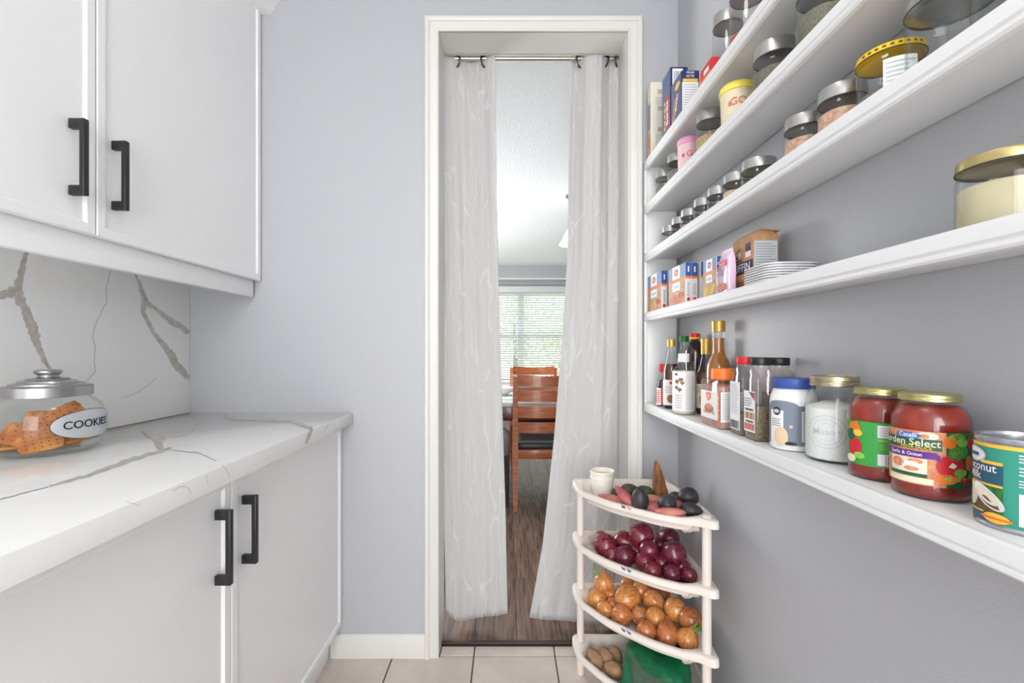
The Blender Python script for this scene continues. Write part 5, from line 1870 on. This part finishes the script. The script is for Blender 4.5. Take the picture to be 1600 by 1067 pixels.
# vegetables on the right of the label
for (u, v, a, b, m_) in ((.028, .083, .010, .007, PLEAF), (.020, .078, .007, .008, PORANGE), (.034, .078, .007, .006, PLIME), (.026, .064, .008, .009, PLEAF), (.036, .066, .006, .008, PGREEN), (.021, .047, .015, .0145, PTOM), (.032, .040, .008, .005, PLIME),
                        (.016, .031, .012, .0065, PORANGE), (.026, .032, .012, .0035, PLIME), (.038, .030, .007, .005, PTOM), (.044, .052, .006, .010, PORANGE), (.046, .078, .006, .008, PTOM), (.048, .036, .006, .006, PLEAF)):
    pr.ell(u, v, a, b, m_, 2.5, 14)
pr.poly([(.022, .053), (.027, .049), (.024, .045), (.018, .047)], PCREAM, 3.2)
pr.ell(-.002, .084, .011, .005, PCREAM, 2.6).ell(-.005, .0835, .005, .003, PPEACH, 3)
pr.rect(-.062, .066, .012, .080, PDG, 3).text('Garden Select', -.026, .0745, .0128, PCREAM, 4.5).text('PASTA SAUCE', -.014, .0683, .0052, PYEL, 4.5)
pr.ell(-.022, .0835, .0145, .0042, PSKY, 3.4).text('Catelli', -.022, .0835, .0078, PWHITE, 4.5)
pr.rect(-.062, .055, .006, .0635, PVIO, 3.2).poly([(.006, .055), (.010, .0512), (.010, .060), (.006, .0635)], PVIO, 3.2).text('Garlic & Onion', -.026, .0592, .0062, PWHITE, 4.5)
pr.rect(-.045, .030, -.002, .054, PCREAM, 3.6).rect(-.045, .030, -.002, .0345, PDG, 4).ell(-.034, .046, .008, .006, PPEACH, 4.2).ell(-.018, .044, .0105, .0055, PWHITE, 4.2).ell(-.014, .050, .008, .0035, PPEACH, 4.1).ell(-.018, .040, .008, .003, PPEACH, 4.4)
pr.rect(-.050, .0215, .004, .029, PCREAM, 2.6)
pr.build(o)

# ---- coconut milk tin
x, y, r, h = .572, .507, .0425, .100
o = thing('coconut_milk_tin', 'teal coconut milk tin at the right end of the lowest shelf', 'tin', (x, y, Z5))
TIN = mat('tin_steel', (190, 192, 196), 0.25, 1.0)
MB().lathe([(r * .93, .001), (r * .97, .0004), (r, .0015), (r, .0035), (r * .975, .005), (r * .975, h - .006), (r, h - .0045), (r, h - .001), (r * .985, h), (r * .96, h - .0005), (r * .945, h - .004), (r * .8, h - .0045), (r * .79, h - .0035), (r * .5, h - .0035), (0, h - .0035)], 56).obj('can_body', TIN, o, sharp=30)
TEAL = mat('print_teal', (54, 148, 128), 0.42)
DTEAL = mat('print_deep_blue', (40, 88, 112), 0.42)
pr = Print(on_cyl(r * .977, view_az(x, y) - .34), .0004)
pr.rect(-.125, .006, .125, .0925, TEAL, 1).rect(-.125, .0885, .125, .0925, PYEL, 2)
pr.ell(-.037, .0785, .0175, .0088, PLGREY, 3).ell(-.037, .0785, .016, .0075, PWHITE, 4).rect(-.046, .0765, -.028, .0805, DTEAL, 5)
pr.rect(-.050, .048, -.004, .071, DTEAL, 2).rect(-.026, .070, -.004, .0735, PYEL, 3).text('Coconut', -.0315, .0655, .0125, PWHITE, 4).text('Milk', -.036, .0555, .0125, PWHITE, 4)
pr.rect(-.060, .046, -.004, .0485, PYEL, 3).rect(-.060, .016, -.004, .046, mat('print_palm', (64, 128, 56), 0.45, rgb2=(38, 92, 44), vscale=200), 2)
HUSK = mat('print_husk', (124, 92, 56), 0.5, rgb2=(92, 64, 40), vscale=200)
pr.ell(-.024, .027, .021, .011, HUSK, 3).ell(-.042, .033, .012, .014, PCREAM, 4)
cc = []
for w in range(24):
    a = 2 * PI * w / 24
    u, v = .020 * math.cos(a), .0085 * math.sin(a)
    ca, sa = math.cos(-.62), math.sin(-.62)
    cc.append((-.019 + u * ca - v * sa, .034 + u * sa + v * ca))
pr.poly(cc, PWHITE, 4.6)
pr.poly([(-.019 + (p[0] + .019) * .7, .034 + (p[1] - .034) * .62) for p in cc], PCREAM, 5.4)
pr.rect(-.060, .006, -.004, .015, DTEAL, 3).rect(-.060, .0155, -.022, .0175, PYEL, 4).ell(-.010, .0125, .012, .0055, PYEL, 5).rect(-.024, .011, .004, .0135, PORANGE, 6)
for (v0, v1) in ((.076, .086), (.062, .073), (.050, .059)):
    pr.lines(.008, .034, v0, v1, 3, PLGREY, 3)
pr.rect(.008, .010, .040, .044, PWHITE, 3).bars(.012, .036, .013, .040, PBLACK, 4, 12)
pr.build(o)

# ================================================================== cookie jar on the worktop
JX, JY, JZ = -1.068, 1.070, .9105
jar = thing('cookie_jar', 'round glass cookie jar with stepped metal lid and COOKIES plate', 'jar', (JX, JY, JZ))
R = .103
MB().lathe([(.070, .0006), (.086, .003), (.094, .012), (.1005, .034), (.103, .060), (.101, .086), (.095, .106), (.084, .119), (.075, .124), (.074, .134)], 56, 0, None, True, False).obj('glass_body', GLASSG, jar, sharp=60)
MB().lathe([(.068, .003), (.083, .0055), (.090, .012), (.092, .0145), (.06, .0135), (0, .013)], 48).obj('thick_base', GLASSG, jar, sharp=60)
PEWTER = mat('lid_pewter', (176, 176, 176), 0.3, 1.0, bump=0.04, bscale=60, stretch=(1, 1, 20))
MB().lathe([(.076, .128), (.0795, .129), (.0795, .150), (.077, .1525), (.066, .1535), (.065, .1575), (.053, .1590), (.051, .1635), (.040, .1650), (.036, .1690), (.024, .1705), (.019, .1725), (.018, .1760), (.0225, .1790), (.0250, .1825), (.0245, .1860), (.021, .1882), (.012, .1890), (0, .1890)], 64).obj('lid', PEWTER, jar, sharp=25)
# oval plate with lettering, wrapped on the side facing the aisle
th0 = view_az(JX, JY) + math.radians(43)
zl = .066
pr = Print(lambda u, v, d: Vector(((.1040 + d) * math.cos(th0 + u / .104), (.1040 + d) * math.sin(th0 + u / .104), zl + v)), .0006)
pr.ell(0, 0, .0765, .0335, PBLACK, 1, 44).ell(0, 0, .0750, .0322, mat('plate_metal', (206, 210, 214), 0.35, 0.5), 2, 44)
pr.text('COOKIES', -.004, 0, .0245, PBLACK, 3.2)
pr.build(jar, 'name_plate')

# crackers inside: wavy-edged biscuit plates with pricked holes
BISC = mat('biscuit_baked', (216, 148, 78), 0.75, rgb2=(178, 100, 46), vscale=26, bump=0.25, bscale=130)
BISD = mat('biscuit_hole', (112, 60, 26), 0.9)


def biscuit_mesh():
    n = 64
    def ring(s, z):
        out = []
        for k in range(n):
            a = 2 * PI * k / n
            c_, s_ = math.cos(a), math.sin(a)
            e = (abs(c_) ** 5 + abs(s_) ** 5) ** (-1 / 5)
            w = 1 + .025 * math.cos(16 * a)
            out.append(Vector((.033 * e * c_ * w * s, .026 * e * s_ * w * s, z)))
        return out
    me = MB().rings([ring(.93, 0), ring(1, .0015), ring(1, .0045), ring(.95, .0062), ring(.5, .0066), ring(.05, .0067)], 0, True, True, True).mesh('biscuit', BISC, 60)
    mh = MB()
    for i in range(5):
        for j_ in range(4):
            x_, y_ = -.022 + i * .011, -.0165 + j_ * .011
            mh.lathe([(.0016, .0064), (.0016, .0070)], 7, 0, Matrix.Translation((x_, y_, 0)))
    return me, mh.mesh('holes', BISD)


bm_, hm_ = biscuit_mesh()
CK = [  # local position in the jar, rotation, label
    ((-.020, .020, .0160), (2, 0, 20), 'biscuit lying flat at the back of the jar floor'),
    ((.030, -.010, .0160), (0, 2, 70), 'biscuit lying flat on the jar floor at the right'),
    ((-.040, -.040, .0160), (0, 0, -40), 'biscuit lying flat on the jar floor at the front left'),
    ((.030, -.046, .028), (36, -8, 50), 'pale floury biscuit leaning just under the COOKIES plate'),
    ((.048, .012, .0240), (4, -4, 80), 'biscuit at the right side of the jar behind the plate'),
    ((-.012, -.030, .040), (55, 14, 45), 'large golden biscuit tilted towards the front of the jar'),
    ((-.048, -.010, .036), (48, 18, 30), 'biscuit tilted at the left side of the jar'),
    ((.006, .008, .058), (60, 25, 48), 'upright biscuit leaning at the centre of the heap'),
    ((.020, .022, .074), (66, -30, 50), 'dark-edged biscuit standing highest at the back of the heap'),
    ((-.034, .026, .060), (58, 10, 36), 'browned biscuit at the back left of the heap'),
]
for k, (p, rr_, lab) in enumerate(CK):
    o = thing('biscuit', lab, 'biscuit', (JX + p[0], JY + p[1], JZ + p[2]), 0, 'biscuits in the glass jar')
    o.rotation_euler = tuple(math.radians(v) for v in rr_)
    b0 = link('biscuit_body', bm_, o)
    q = link('holes', hm_, o)
    b0.scale = q.scale = (1.12, 1.12, 1.0)
    q['kind'] = 'stuff'
bpy.context.view_layer.update()
